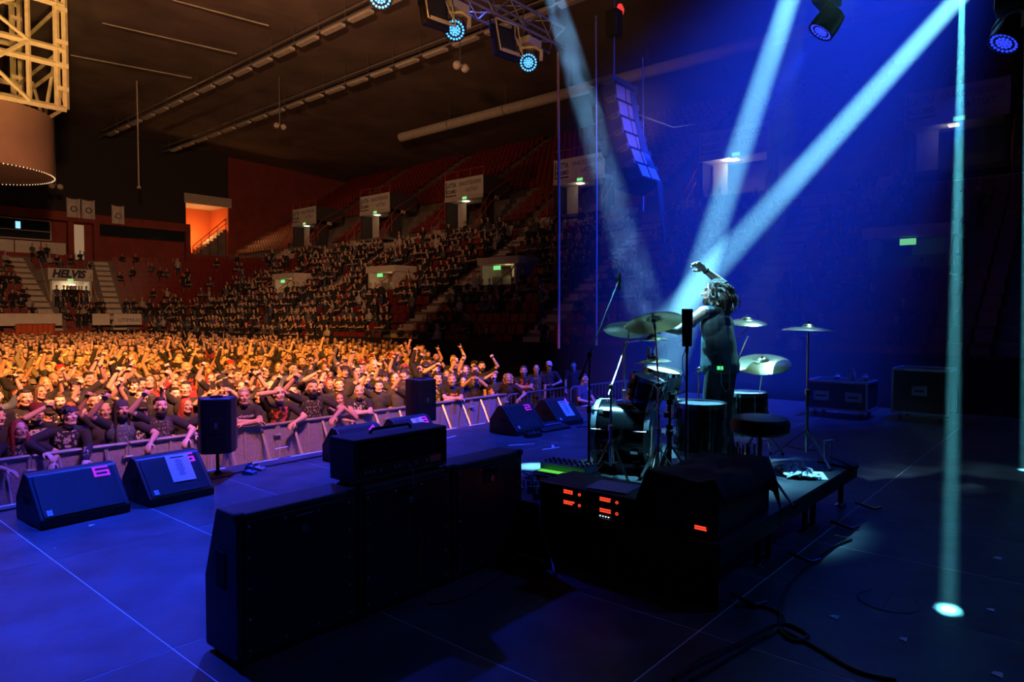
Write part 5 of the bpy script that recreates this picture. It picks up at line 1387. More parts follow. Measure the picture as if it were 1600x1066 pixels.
# sleeveless shirt with wide arm holes and folds
b = MB(); R3 = T.to_3x3()
b.ell(T @ V((0, .0, 1.29)), (.200, .132, .165), R3); b.ell(T @ V((0, -.005, 1.12)), (.182, .132, .2), R3)
b.tube([V((0, .0, .86)), V((0, 0, .93)), T @ V((0, -.003, 1.03)), T @ V((0, 0, 1.15)), T @ V((0, 0, 1.28))], [.176, .180, .166, .16, .14], 20)
b.cap(T @ V((0, .014, 1.40)), T @ V((0, .012, 1.445)), .088, .072)
for s in (-1, 1): b.cap(T @ V((s * .05, .014, 1.415)), T @ V((s * .145, .008, 1.425 + (.04 if s < 0 else 0))), .072, .062)
for i in range(9):   # soft folds around the waist
    z = .93 + .026 * i; a0 = random.uniform(0, 6.28)
    pts = [(V((.168 * cos(a0 + q * .22), .124 * sin(a0 + q * .22), z + .012 * sin(q * .9 + i)))) for q in range(8)]
    for q in range(7): b.cap(pts[q], pts[q + 1], .010, .010, 6)
me = blob(b, 'sleeveless_shirt', .0085, [M_pcloth], 2, .5)
o = obj('sleeveless_shirt', me, dr); o.color = (.045, .075, .085, 1)
b = MB(); b.ell((0, .012, .92), (.152, .122, .12)); b.ell((0, .06, .88), (.13, .085, .11))
for s in (-1, 1): b.cap((s * .085, .01, .88), (s * .11, -.03, .50), .096, .070); b.cap((s * .11, -.03, .50), (s * .12, .02, .10), .070, .058)
o = obj('trousers', blob(b, 'trousers', .011, [M_denim], 2), dr); o.color = (.018, .022, .028, 1)
for s in (-1, 1):
    o = obj('shoe', _sh, dr, Mx.Translation((s * .125, .02, 0))); o.color = (.01, .01, .01, 1)
MB().lathe([(.163, .90), (.166, .91), (.166, .935), (.163, .945)], 32, Mx.Diagonal((1, .80, 1, 1))).build('belt', M_rubber, dr, True)
# hair: overlapping wavy locks falling to the shoulders and blown back
b = MB(); q = random.Random(3)
b.ell((0, .032, .046), (.090, .100, .090)); b.ell((0, .075, -.03), (.078, .060, .09))
lock = MB()
for i in range(70):
    a = q.uniform(-.55, pi + .55); h0 = q.uniform(-.01, .115); rr_ = .085 * sqrt(max(.08, 1 - (h0 / .135) ** 2))
    x, y = rr_ * cos(a), .030 + rr_ * 1.1 * sin(a); ln = q.uniform(.10, .21); wv = q.uniform(.006, .02); ph = q.uniform(0, 6)
    back = .02 + .03 * max(0, sin(a)); pts = []; rs = []
    for k in range(8):
        u = k / 7; out = 1 + .42 * sin(u * 2.4)
        pts.append((x * out + wv * sin(ph + u * 7), y * out + back * u * u + .015 * sin(ph + u * 6), h0 - ln * u ** 1.15 + .02 * sin(u * 3)))
        rs.append(.0155 * (1 - .75 * u ** 1.6))
    b.tube(pts, rs, 6)
    if i % 2 == 0:
        for w in range(4):
            jx, jy = q.uniform(-.02, .02), q.uniform(-.01, .03)
            lock.tube([(p[0] * (1 + .12 * k / 7) + jx * k / 7, p[1] + jy * k / 7 + (.03 * (k / 7) ** 2 if sin(a) > 0 else 0), p[2] + .012 * sin(k + w)) for k, p in enumerate(pts)], [.0016] * 7 + [.0006], 4)
o = obj('hair', blob(b, 'hair', .0052, [mat('drummer_hair', (.045, .032, .024), .45, var=.4, scale=30, bump=.9, bscale=40, stretch=(3, 3, .4))], 1, .35), dr, dp.head)
lo = lock.mesh('loose_strands', MT['drummer_hair'], 'all'); obj('loose_strands', lo, dr, dp.head)
obj('beard', blob(MB().ell((0, -.060, -.092), (.048, .040, .040)).cap((-.055, -.005, -.04), (-.034, -.052, -.09), .015, .026).cap((.055, -.005, -.04), (.034, -.052, -.09), .015, .026), 'beard', .006, [MT['drummer_hair']], 1), dr, dp.head)
# in-ear monitor, wrist bands, belt pack with cable
obj('in_ear_monitor', MB().ell((.092, .008, -.004), (.010, .014, .016)).mesh('in_ear_monitor', M_paper, 'all'), dr, dp.head)
for k in 'LR':
    sh, e, w_, d, n, kind, s = dp.arm[k]; c_ = w_ - d * .025
    ss, tt, dd_ = frame_of(d); MB().lathe([(.031, -.009), (.0335, -.009), (.0335, .009), (.031, .009)], 20, basis(c_, ss, ss.cross(d) * -1, d), True).build('wristband', M_rubber, dr, True)
bpM = Mx.Translation((.132, .105, .935)) @ Mx.Rotation(R_(-52), 4, 'Z')
pk = MB().box((0, 0, 0), (.068, .026, .085)).build('belt_pack', mat('pack_grey', (.03, .035, .035), .4), dr, False, .004); pk.matrix_local = bpM
MB().box((0, .0138, -.018), (.054, .002, .034)).build('lit_panel', glow('pack_green', (.08, .8, .22), 1.2), pk)
MB().tube([(.02, 0, .042), (.02, 0, .10)], .003, 5).build('aerial', M_rubber, pk)
cb = [(.15, .12, .98), (.16, .135, .90), (.165, .145, .78), (.13, .165, .70), (.085, .175, .73), (.075, .165, .85), (.06, .16, .95)]
MB().tube(cb, .0035, 6).build('pack_cable', M_cabw, dr, True)
# drumsticks in the back pocket
for i, (x0, t_) in enumerate([(.055, (.02, .30, .0)), (.02, (-.17, .20, .02))]):
    base_ = V((x0, .165, .88)); d = V(((.10, .07, .30) if i == 0 else (-.13, .02, .24))).normalized()
    p0 = DM @ base_; p1 = DM @ (base_ + d * .36)
    o = thing('drumstick', ['dark drumstick stuck in the drummer\'s back pocket', 'pale wooden drumstick stuck in the drummer\'s back pocket'][i], 'drumstick', p0)
    MB().tube([(0, 0, 0), (p1 - p0) * .8, (p1 - p0) * .97], [.0075, .0075, .0045], 8).build('shaft', mat(['stick_dark', 'stick_pale'][i], [(.05, .07, .06), (.75, .6, .38)][i], .5), o, True)
    MB().ell(p1 - p0, (.006, .006, .009), None, 8, 6).build('tip', MT[['stick_dark', 'stick_pale'][i]], o, True)
# guitar picks / drops caught in the beam are left as tiny paper flecks hanging lights in the far seats

# ------------------------------------------------------------------ gangway mouths, banners and rails in the tiers
XU = XW + OT + 2.2
def rail_path(t, pts, m=M_redrail, r=.03, name='handrail'):
    MB().tube(pts, r, 5).build(name, m, t)
VL = ['next to the beam-lit drummer', '', '', '', '', '']
place = ['above the dark end of the stage', 'just past the crossing light beams', 'behind the line array', 'beside the line array over mid seating', 'at the middle of the upper tier', 'nearest the glowing corridor']
def gangway(Y, k):
    t = thing('gangway', 'upper tier gangway mouth with a white flooring banner, ' + place[k], 'gangway', (XU, Y, ZU))
    W = 3.8; zb = 10.25 - ZU; ztp = 11.55 - ZU
    MB().bbox((-1.1, -W / 2, zb - .25), (.6, W / 2, zb)).build('lintel', M_pale, t); MB().bbox((-1.0, -W / 2, zb), (1.8, W / 2, ztp)).build('header', M_dark, t)
    MB().bbox((-1.0, W / 2 - .18, 0), (.1, W / 2, zb)).build('side_wall', M_dark, t); MB().bbox((-1.0, -W / 2, 0), (.1, -W / 2 + .18, zb)).build('side_wall', M_dark, t)
    MB().bbox((-.02, .75, 0), (.0, W / 2 - .3, zb - .25)).build('lit_wall', M_pale, t)
    MB().bbox((-1.5, -W / 2, -.2), (.1, W / 2, 0)).build('landing', M_concrete, t)
    F_ = Mx.Translation((-1.02, 0, (zb + ztp) / 2)) @ Mx(((0, 0, -1, 0), (-1, 0, 0, 0), (0, 1, 0, 0), (0, 0, 0, 1)))
    bn = MB().prism([(-W / 2, -.64), (W / 2, -.64), (W / 2, .64), (-W / 2, .64)], .02, F_).build('banner', M_banner, t)
    F2 = F_ @ Mx.Translation((0, 0, .024))
    text_mesh('LATTIA', .46, F2 @ Mx.Translation((-1.22, .22, 0)), M_bblue, 'banner_lettering', bn, .002, .62, .012)
    text_mesh('KOLMIO', .36, F2 @ Mx.Translation((-1.22, -.22, 0)), M_ink, 'banner_lettering', bn, .002, .72, .01)
    MB().prism([(-1.82, -.5), (-1.74, -.5), (-1.74, .5), (-1.82, .5)], .004, F2).prism([(-1.82, -.55), (-.72, -.55), (-.72, -.46), (-1.82, -.46)], .004, F2).build('banner_logo', M_ink, bn)
    text_mesh('URAKOITSIJOIDEN', .40, F2 @ Mx.Translation((.60, .24, 0)), M_ink, 'banner_lettering', bn, .002, .66)
    text_mesh('LATTIAT', .40, F2 @ Mx.Translation((.80, -.24, 0)), M_ink, 'banner_lettering', bn, .002, .8)
    for s in (-1, 1):
        y = s * (W / 2 + .12)
        rail_path(t, [(-2.2, y + s * .1, -.9), (-2.2, y + s * .1, .3), (-.4, y, 2.4), (1.6, y, 3.6)]); rail_path(t, [(-2.2, y + s * .1, -.3), (-.4, y, 1.7), (1.6, y, 2.9)])
        for u in (.35, .7): rail_path(t, [(-2.2 + 1.8 * u, y, -.6 + 1.5 * u), (-2.2 + 1.8 * u, y, .3 + 2.1 * u)], name='rail_post')
    rail_path(t, [(-1.0, -W / 2 - .1, ztp + .55), (-1.0, W / 2 + .1, ztp + .55)]); 
    for i in range(4): rail_path(t, [(-1.0, -W / 2 + W * i / 3, ztp), (-1.0, -W / 2 + W * i / 3, ztp + .55)], name='rail_post')
    for i in range(4): MB().bbox((-1.1 - .32 * (i + 1), W / 2 - .2, -.25 * (i + 1)), (-1.1 - .32 * i, W / 2 + .9, -.25 * i)).build('step', M_pale, t)
    MB().bbox((-.9, -.1, zb - .33), (-.5, .28, zb - .26)).build('ceiling_lamp', M_white_lamp, t)
    MB().bbox((-1.12, -.35, zb - .22), (-1.09, .05, zb - .05)).build('exit_sign', M_exit, t)
    point('gangway_lamp', (XU - .6, Y + .4, ZU + zb - .5), [1.5, 45, 3, 3, 2.5, 2][k], (1.0, .85, .55), .1)
for k, Y in enumerate(VY): gangway(Y, k)
# gangways of the lower tier
for k, (px, py) in enumerate([(455, 430), (607, 405), (790, 400), (1425, 385)]):
    p = atX(px, py, 28.0); r = 8; o_, z_ = row_lo(r)
    t = thing('lower_gangway', ['lower tier gangway mouth far along near the corner', 'lower tier gangway mouth with red sloping rails amid the crowd', 'lower tier gangway mouth with a pale lintel beside the ropes', 'dark lower tier gangway mouth behind the stage'][k], 'gangway', (XW + o_ - .8, p.y, z_ - 1.6))
    MB().bbox((0, -1.3, 0), (1.6, -1.15, 2.2)).build('side_wall', M_pale, t); MB().bbox((0, 1.15, 0), (1.6, 1.3, 2.2)).build('side_wall', M_pale, t)
    MB().bbox((-.05, -1.5, 2.2), (1.7, 1.5, 2.6)).build('lintel', M_pale, t); MB().bbox((1.2, -1.15, .2), (1.25, .1, 2.2)).build('lit_wall', M_pale, t)
    MB().bbox((-.09, -.25, 1.9), (-.05, .25, 2.12)).build('exit_sign', M_exit, t)
    for s in (-1, 1): rail_path(t, [(-1.6, s * 1.4, .2), (-1.6, s * 1.4, 1.1), (.6, s * 1.4, 2.6), (1.6, s * 1.4, 3.0)]); rail_path(t, [(-.5, s * 1.4, .4), (-.5, s * 1.4, 1.9)], name='rail_post')
    if k < 3: point('gangway_lamp', (XW + o_ - .3, p.y - .3, z_ + .3), 7, (1.0, .75, .35), .1)
# advertising boards along the walkway parapet
bt = ['pale advertising board on the parapet beside the gap', 'pale advertising board with a swoosh on the parapet', 'pale advertising board with thin lettering on the parapet', 'pale advertising board with dark letters on the parapet', 'pale advertising board on the parapet under the line array']
for k, (y0, y1) in enumerate([(41.6, 37.0), (36.8, 33.2), (33.0, 29.4), (25.5, 21.5), (47.5, 43.0)]):
    t = thing('advertising_board', bt[k], 'banner', (XW + OT + .86, (y0 + y1) / 2, ZT + .34))
    L = y0 - y1; F_ = Mx(((0, 0, -1, 0), (-1, 0, 0, 0), (0, 1, 0, 0), (0, 0, 0, 1)))
    MB().prism([(-L / 2, -.42), (L / 2, -.42), (L / 2, .48), (-L / 2, .48)], .03, F_).build('panel', M_banner, t)
    if k == 3: text_mesh('KANNU', .8, F_ @ Mx.Translation((0, .03, .034)), M_ink, 'lettering', t, .002, 1.3)
    elif k == 4: MB().lathe([(.28, -.01), (.28, .02), (.17, .02), (.17, -.01)], 18, F_ @ Mx.Translation((-1.2, 0, .04)), True).build('emblem', M_ink, t); MB().tube([F_ @ V((-.6, 0, .04)), F_ @ V((1.6, 0, .04))], .09, 4).build('strip', M_ink, t)
    elif k == 1: MB().tube([F_ @ V((-1.2, -.2, .04)), F_ @ V((0, .2, .04)), F_ @ V((1.2, .0, .04))], .03, 4).build('swoosh', M_ink, t)
    else: MB().tube([F_ @ V((-1.4, -.1, .04)), F_ @ V((1.4, -.1, .04))], .025, 4).build('swoosh', M_ink, t)
# pale stair aisles
for a in AI_LO:
    if a < s_of_Y(2): continue
    t = thing('aisle_stair', 'pale concrete stair aisle climbing the lower seating, beside seat block %s' % ['', '', '', '', '', '', '', '', '', ''][0], 'stairs', group='stair aisles of the lower tier')
    t['label'] = 'pale concrete stair aisle climbing between lower seat blocks'
    for r in range(NR1):
        o_, z_ = row_lo(r); p, n = bowl(a, o_ + .25); q, n = bowl(a, o_ + .62); rz = atan2(n.y, n.x)
        MB().box((p.x, p.y, z_ + .06), (.42, 1.1, .12), rotz(rz)).build('step', M_pale, t); 
        MB().box((q.x, q.y, z_ + .16), (.40, 1.1, .32), rotz(rz)).build('step', M_pale, t)
# ------------------------------------------------------------------ end stand: banner gangway, boxes, flags, corridor
t = thing('end_gangway', 'lit gangway mouth under a white banner reading HELVIS', 'gangway', (18.5, 63.6, 2.55))
MB().bbox((-1.5, 0, 0), (-1.35, 2.4, 2.3)).build('side_wall', M_pale, t); MB().bbox((1.35, 0, 0), (1.5, 2.4, 2.3)).build('side_wall', M_pale, t)
MB().bbox((-1.6, 0, 2.1), (1.6, 3.4, 3.1)).build('header', M_pale, t)
F_ = Mx.Translation((0, -.01, 2.62)) @ Mx(((1, 0, 0, 0), (0, 0, -1, 0), (0, 1, 0, 0), (0, 0, 0, 1)))
bn = MB().prism([(-1.6, -.42), (1.6, -.42), (1.6, .48), (-1.6, .48)], .02, F_).build('banner', M_banner, t)
text_mesh('HELVIS', .85, F_ @ Mx.Translation((-.12, .02, .024)) @ Mx(((1, .22, 0, 0), (0, 1, 0, 0), (0, 0, 1, 0), (0, 0, 0, 1))), M_ink, 'banner_lettering', bn, .003, .9, .05)
MB().prism([(1.25, -.3), (1.5, -.3), (1.5, .2)], .003, F_ @ Mx.Translation((0, 0, .022))).build('banner_mark', mat('banner_ochre', (.6, .42, .12), .7), bn)
MB().bbox((-1.35, 1.6, 0), (1.35, 1.7, 2.1)).build('lit_wall', M_pale, t); MB().bbox((-.25, -.06, 2.12), (.15, -.02, 2.25)).build('exit_sign', M_exit, t)
MB().bbox((.35, 1.5, .1), (.75, 1.58, 1.9)).build('lit_doorway', M_white_lamp, t)
for s in (-1, 1): rail_path(t, [(s * 1.7, -.6, .6), (s * 1.7, 1.6, 3.6)], M_pale)
point('gangway_lamp', (18.7, 64.6, 4.2), 25, (1, .8, .5), .1)
for i in range(16):
    x = 17.3 + rr.uniform(0, 2.4); y = 62.9 + rr.uniform(0, .6)
    if i == 0: bx_ = MB()
    simple_person(bx_, x, y, 2.5, rr.uniform(-.4, .4), 1.0, rr, False, .1)
tag(bx_.build('gangway_crowd', FARM, None, 'all'), 'knot of spectators standing in the HELVIS gangway', 'crowd', kind='stuff')
# glazed boxes above the end stand
t = thing('spectator_box', 'glazed spectator box with pale front panels above the end seating', 'box', (0, YF - 1.4, 0))
MB().bbox((-6, 0, 6.9), (20.6, 1.3, 7.3)).build('sill', M_redwall, t); MB().bbox((-6, -.1, 10.4), (31.4, 1.4, 11.2)).build('fascia', M_redwall, t)
for i in range(9):
    x0 = 20.3 - (i + 1) * 1.95
    MB().bbox((x0 + .05, -.06, 7.3), (x0 + 1.9, 0, 8.35)).build('front_panel', M_banner, t)
for i in range(3):
    x0 = 20.2 - (i + 1) * 5.2
    w_ = thing('x', '', '') if False else MB().bbox((x0 + .15, .3, 8.6), (x0 + 4.2, .35, 10.2)).build('window', M_glass, t)
    b = MB()
    for (xa, xb, za, zb) in [(x0 + .1, x0 + 4.25, 8.5, 8.6), (x0 + .1, x0 + 4.25, 9.25, 9.33), (x0 + .1, x0 + 4.25, 10.2, 10.3), (x0 + .1, x0 + .2, 8.5, 10.3), (x0 + 4.15, x0 + 4.25, 8.5, 10.3)]: b.bbox((xa, .25, za), (xb, .32, zb))
    b.build('window_frame', M_pale, w_)
    MB().bbox((x0 + 1.6, .26, 9.4), (x0 + 1.95, .29, 10.0)).build('screen_glow', glow('screen_cyan', (.3, .75, .9), 1.2), w_)
MB().bbox((20.9, .5, 7.0), (21.9, .55, 10.2)).build('doorway', glow('doorway_light', (1, .85, .55), .12), t)
for x in (20.5, 22.6, 31.0): MB().bbox((x, .0, 6.9), (x + .45, .6, 11.2)).build('pillar', M_redwall, t)
MB().bbox((22.8, .3, 9.4), (31.4, .4, 10.4)).build('dark_gallery', M_glass, t)
for k, (x, label, mk) in enumerate([(20.9, 'white flag with a round badge hung by the spectator box', 'o'), (22.1, 'white flag with a ring and arrow hung by the spectator box', '>'), (24.6, 'white flag with a small leaf-like outline hung over the dark gallery', 'w')]):
    t = thing('flag', label, 'flag', (x, YF - 1.58, 10.75 if k < 2 else 10.55))
    vs = []; 
    for i in range(7):
        for z in (0, 1.75): vs.append((-.55 + 1.1 * i / 6, .06 * sin(i * 1.4), z - (.12 * sin(pi * i / 6) if z else 0)))
    MB().add(vs, [(2 * i, 2 * i + 2, 2 * i + 3, 2 * i + 1) for i in range(6)]).build('cloth', M_banner, t)
    if mk == 'w': MB().tube([(-.3, -.1, .6), (-.1, -.1, 1.0), (.1, -.1, .95), (.3, -.1, .6), (0, -.1, .5), (-.3, -.1, .6)], .035, 4).build('emblem', M_ink, t)
    else: MB().lathe([(.27, -.02), (.27, .02), (.19, .02), (.19, -.02)], 18, Mx.Translation((0, -.1, .75)) @ Mx.Rotation(pi / 2, 4, 'X'), True).build('emblem', M_ink, t)
    MB().tube([(-.62, 0, 1.76), (.62, 0, 1.76)], .02, 5).build('batten', M_steel, t)
# banners on the end barrier
for k, (x0, x1, tx, label) in enumerate([(-4, 16.2, '', 'long pale unlettered board along the end barrier'), (18.2, 19.4, '', 'short pale board on the end barrier beside the stair'), (19.7, 21.7, 'UTIMAXI', 'pale board lettered UTIMAXI on the end barrier')]):
    t = thing('barrier_board', label, 'banner', ((x0 + x1) / 2, YE - .1, 1.55))
    L = x1 - x0; MB().bbox((-L / 2, 0, -.45), (L / 2, .06, .42)).build('panel', M_banner, t)
    if tx: text_mesh(tx, .42, Mx.Translation((.1, -.01, -.1)) @ Mx(((1, 0, 0, 0), (0, 0, -1, 0), (0, 1, 0, 0), (0, 0, 0, 1))), M_ink, 'lettering', t, .003)
# red seats and curtain below the end stand
for k in range(11):
    x = 15.6 + .11 * 0 ; 
t = thing('red_curtain', 'orange-red curtain hanging below the end stand board', 'curtain', (14.6, YE - .35, FLOORZ))
vs = []; 
for i in range(41):
    x = -1.3 + 2.4 * i / 40; 
    for z in (0, 2.3): vs.append((x, .07 * sin(i * 1.15), z))
MB().add(vs, [(2 * i, 2 * i + 2, 2 * i + 3, 2 * i + 1) for i in range(40)]).build('cloth', mat('curtain_red', (.5, .10, .04), .8), t, 'all'); MB().tube([(-1.35, 0, 2.32), (1.15, 0, 2.32)], .03, 6).build('rod', M_steel, t)
# lit corridor in the corner
t = thing('corridor', 'open corridor glowing orange with a railed stair in the hall corner', 'corridor', (XC0, YF + .2, ZC0))
cw, chh = XC1 - XC0, ZC1 - ZC0
M_ored = mat('orange_wall', (.62, .16, .05), .8)
b = MB(); b.bbox((0, 4, -.2), (cw, 4.1, chh)); b.build('back_wall', M_ored, t); MB().bbox((-.1, 0, -.2), (0, 4, chh)).build('side_wall', M_ored, t); MB().bbox((cw, 0, -.2), (cw + .1, 4, chh)).build('side_wall', M_ored, t)
MB().bbox((0, 0, -.3), (cw, 4, -.2)).build('corridor_floor', M_concrete, t)
MB().bbox((-.1, 0, chh), (cw + .1, 4, chh + .1)).build('corridor_ceiling', M_pale, t); MB().bbox((-.15, -.35, chh - .1), (cw + .3, -.05, chh + .9)).build('lintel', M_pale, t)
for i in range(9): MB().bbox((1.3 + i * .37, .4, -.2), (1.3 + (i + 1) * .37, 2.0, .3 + i * .33)).build('step', M_concrete, t)
rail_path(t, [(.9, .3, .9), (4.6, .3, 4.2)], M_blackm, .04); rail_path(t, [(.9, .3, .45), (4.6, .3, 3.7)], M_blackm, .03)
for i in range(5): rail_path(t, [(.9 + .9 * i, .3, 0), (.9 + .9 * i, .3, .9 + .8 * i)], M_blackm, .03, 'rail_post')
MB().bbox((.3, 3.4, 2.4), (.8, 3.9, 2.6)).build('wall_lamp', M_white_lamp, t)
point('corridor_lamp', (XC0 + 2.3, YF + 2.2, ZC0 + 2.2), 420, (1, .42, .12), .3)
bx_ = thing('x', 'x', 'x'); bpy.data.objects.remove(bx_)

# ------------------------------------------------------------------ scoreboard frame and drum over the arena floor
t = thing('scoreboard_cage', 'square scoreboard cage of welded golden-lit steel beams over the floor', 'scoreboard', (0, 0, 0))
sx0, sx1, sy0, sy1, sz0, sz1 = 2.4, 9.95, 34.3, 41.0, 10.78, 19.3
W_ = .22
def beam(a, b_, w=W_, name='beam'):
    a = V(a); b_ = V(b_); MB().tube([a, b_], w * .62, 4).build(name, M_yellowm, t)
for (x, y) in [(sx0, sy0), (sx1, sy0), (sx0, sy1), (sx1, sy1)]:
    for dx in (0, .32): beam((x - dx, y, sz0), (x - dx, y, sz1), .2, 'corner_post')
    for z in (11.6, 12.6, 13.6, 15, 16.5): MB().box((x - .16, y, z), (.5, .24, .18)).build('post_plate', M_yellowm, t)
for z in (sz0, 12.62, 13.3, 15.2, 17.2):
    for y in (sy0, sy1): beam((sx0, y, z), (sx1, y, z))
    for x in (sx0, sx1 - .1): beam((x, sy0, z), (x, sy1, z), .16)
for x in (4.0, 5.8, 7.4, 8.6):
    for y in (sy0, sy1): beam((x, y, sz0), (x, y, sz1), .16)
for i, (xa, xb) in enumerate([(2.4, 5.8), (5.8, 8.6)]):
    for (za, zb) in [(10.8, 13.3), (13.3, 15.2), (15.2, 17.2)]:
        for y in (sy0 - .12, sy1): beam((xa, y, za), (xb, y, zb), .13, 'brace'); beam((xa, y, zb), (xb, y, za), .13, 'brace')
for i in range(4): beam((sx1, sy0 + 1.6 * i, 10.8 + 2.2 * (i % 2)), (sx1, sy0 + 1.6 * (i + 1), 10.8 + 2.2 * ((i + 1) % 2)), .12, 'brace')
t = thing('scoreboard_drum', 'brown fabric-sided drum with bead lights hanging under the scoreboard cage', 'scoreboard', (7.2, 37.4, 8.1))
MB().lathe([(3.0, 0), (3.0, 2.6)], 40).build('drum_side', mat('drum_fabric', (.20, .11, .07), .85, var=.15, scale=1), t, True)
b = MB()
for i in range(120): a = 2 * pi * i / 120; b.ell((3.0 * cos(a), 3.0 * sin(a), -.03), (.03, .03, .03), None, 5, 3)
tag(b.build('bead_lights', glow('bead_light', (1, .8, .5), .5), t), kind='stuff')
for a in (.5, 2.1, 3.7, 5.3): MB().cyl((2.6 * cos(a), 2.6 * sin(a), 2.6), (2.6 * cos(a), 2.6 * sin(a), 2.9), .05).build('hanger', M_steel, t)
# ------------------------------------------------------------------ roof rails with lamp troughs
def roof_rail(X, z, y0, y1, label):
    t = thing('roof_rail', label, 'lighting rail', (X, 0, z))
    MB().cyl((0, y0, 0), (0, y1, 0), .07, n=6).build('rail', M_alu, t); MB().cyl((0, y0, .45), (0, y1, .45), .05, n=6).build('rail', M_alu, t)
    y = y0 + 1
    while y < y1 - 2:
        MB().box((0.15, y, -.12), (.36, 1.9, .16)).build('lamp_trough', M_pale, t)
        MB().cyl((0, y + 1.2, -.1), (0, y + 1.2, 1.6), .025, n=5).build('hanger', M_steel, t)
        y += 2.6
roof_rail(23.0, 18.3, 4, 70, 'rail of pale lamp troughs running below the roof toward the scoreboard end')
roof_rail(28.5, 17.9, 4, 70, 'rail of pale lamp troughs below the roof above the tier walkway')
t = thing('roof_duct', 'thick pale ventilation duct below the roof over the upper tier', 'duct', (38.5, 0, 17.2))
MB().cyl((0, 2, 0), (0, 46, 0), .38, n=14).build('duct', M_pale, t, True)
for y in range(4, 46, 6): MB().cyl((0, y, 0), (0, y, 2.0), .03, n=5).build('hanger', M_steel, t); MB().lathe([(.40, -.05), (.40, .05)], 14, Mx.Translation((0, y, 0)) @ Mx.Rotation(pi / 2, 4, 'X')).build('duct_joint', M_alu, t)
def ceilz(x): return 19.55 - .9 * ((x - 8) / 45) ** 2 - .03
def twin_lamp(px, py, Y, label):
    p = atY(px, py, Y); t = thing('twin_lamp', label, 'lamp', p)
    for s in (-.28, .28): MB().lathe([(.20, 0), (.22, .05), (.2, .16), (.08, .28)], 16, Mx.Translation((s, 0, 0)) @ Mx.Rotation(R_(-70), 4, 'X') @ Mx.Rotation(pi, 4, 'X')).build('lamp_head', M_pale, t, True)
    MB().cyl((0, 0, .1), (0, 0, ceilz(p.x) - p.z), .03, n=6).build('drop_rod', M_steel, t); MB().cyl((-.3, 0, .1), (.3, 0, .1), .03, n=6).build('cross_bar', M_steel, t)
twin_lamp(719, 104, 24, 'twin round lamps on a drop rod below the truss with blue moving heads'); twin_lamp(87, 291, 60, 'twin round lamps on a drop rod by the scoreboard drum'); twin_lamp(437, 197, 46, 'twin round lamps on a drop rod over the side seating')
p = atY(217, 292, 55); t = thing('hanging_rod', 'slim pale rod lamp hanging by itself over the corner seating', 'lamp', p)
MB().cyl((0, 0, 0), (0, 0, 19.62 - p.z), .05, n=6).build('rod', M_pale, t); MB().lathe([(.16, -.12), (.10, .05), (.05, .1)], 12).build('lamp_head', M_pale, t, True)
# roof cables running across the hall
for k, (x0, y0, x1, y1) in enumerate([(160, 36, 370, 84), (110, 86, 300, 122), (270, 0, 420, 40)]):
    a = at(x0, y0, 19.0); b_ = at(x1, y1, 18.6); o = MB().tube([a, b_], .035, 4).build('roof_cable', M_pale)
    tag(o, ['thin pale cable strung below the roof beside the scoreboard cage', 'thin pale cable strung lower below the roof sheets', 'thin pale cable strung below the roof at its near end'][k], 'cable')

# ------------------------------------------------------------------ front lighting truss and its lamps
TY, TZ = 8.5, 7.35
M_truss = mat('truss_alu', (.42, .36, .28), .4, .6)
t = thing('lighting_truss', 'box lighting truss over the stage front hung with lamps', 'truss', (0, TY, TZ))
h_ = .2; xa, xb = -3.5, 11.2
for yy in (-h_, h_):
    for zz in (-h_, h_): MB().cyl((xa, yy, zz), (xb, yy, zz), .026, n=8).build('chord', M_truss, t, True)
x = xa; k = 0
while x < xb - .3:
    for (ya, za, yb, zb_) in [(-h_, -h_, -h_, h_), (h_, -h_, h_, h_), (-h_, -h_, h_, -h_), (-h_, h_, h_, h_)]:
        if k % 2: ya, za, yb, zb_ = yb, zb_, ya, za
        MB().cyl((x, ya, za), (x + .42, yb, zb_), .013, n=5).build('lacing', M_truss, t)
    x += .42; k += 1
for x in (2.5, 9.0):
    MB().cyl((x, 0, h_), (x, 0, 19.0 - TZ), .02, n=6).build('hoist_chain', M_steel, t); MB().box((x, 0, 1.0), (.26, .26, .55)).build('hoist_motor', M_blackm, t, bevel=.03); MB().tube([(x - .3, -h_, h_), (x, 0, .75), (x + .3, h_, h_)], .02, 5).build('sling', M_redrail, t)
def moving_head(loc, aim, label, led, scale=1.0, grp=None, spotcol=None):
    t = thing('moving_head', label, 'lamp', loc, 0, grp)
    d = (V(aim) - V(loc)).normalized(); s, u, d = frame_of(d); S = scale
    MB().box((0, 0, .30 * S), (.36 * S, .26 * S, .12 * S)).build('base', M_yellowm if led is M_led else M_blackm, t, bevel=.015)
    ax = V((d.y, -d.x, 0)).normalized()
    MB().tube([ax * .20 * S, ax * .21 * S + V((0, 0, .16 * S)), ax * .1 * S + V((0, 0, .235 * S)), ax * -.1 * S + V((0, 0, .235 * S)), ax * -.21 * S + V((0, 0, .16 * S)), ax * -.20 * S], .035 * S, 6).build('yoke', M_yellowm if led is M_led else M_blackm, t, True)
    Mh = basis((0, 0, 0), s, d.cross(s), d)
    MB().lathe([(.08 * S, -.20 * S), (.14 * S, -.16 * S), (.165 * S, -.02 * S), (.165 * S, .12 * S), (.150 * S, .125 * S), (.148 * S, .105 * S), (.001, .105 * S)], 28, Mh).build('head', M_blackm, t, True)
    b = MB()
    for (rad, n) in [(0, 1), (.036, 6), (.070, 11), (.126, 18)]:
        for k in range(n):
            a = 2 * pi * k / n; b.lathe([(.0175 * S, 0), (.015 * S, .008 * S), (.001, .011 * S)], 8, Mh @ Mx.Translation((rad * S * cos(a), rad * S * sin(a), .106 * S)))
    b.build('led_lenses', led, t)
    for s_ in (-.1, .1): MB().box((s_ * S, 0, .40 * S), (.05 * S, .08 * S, .1 * S)).build('hook_clamp', M_blackm, t)
    return t
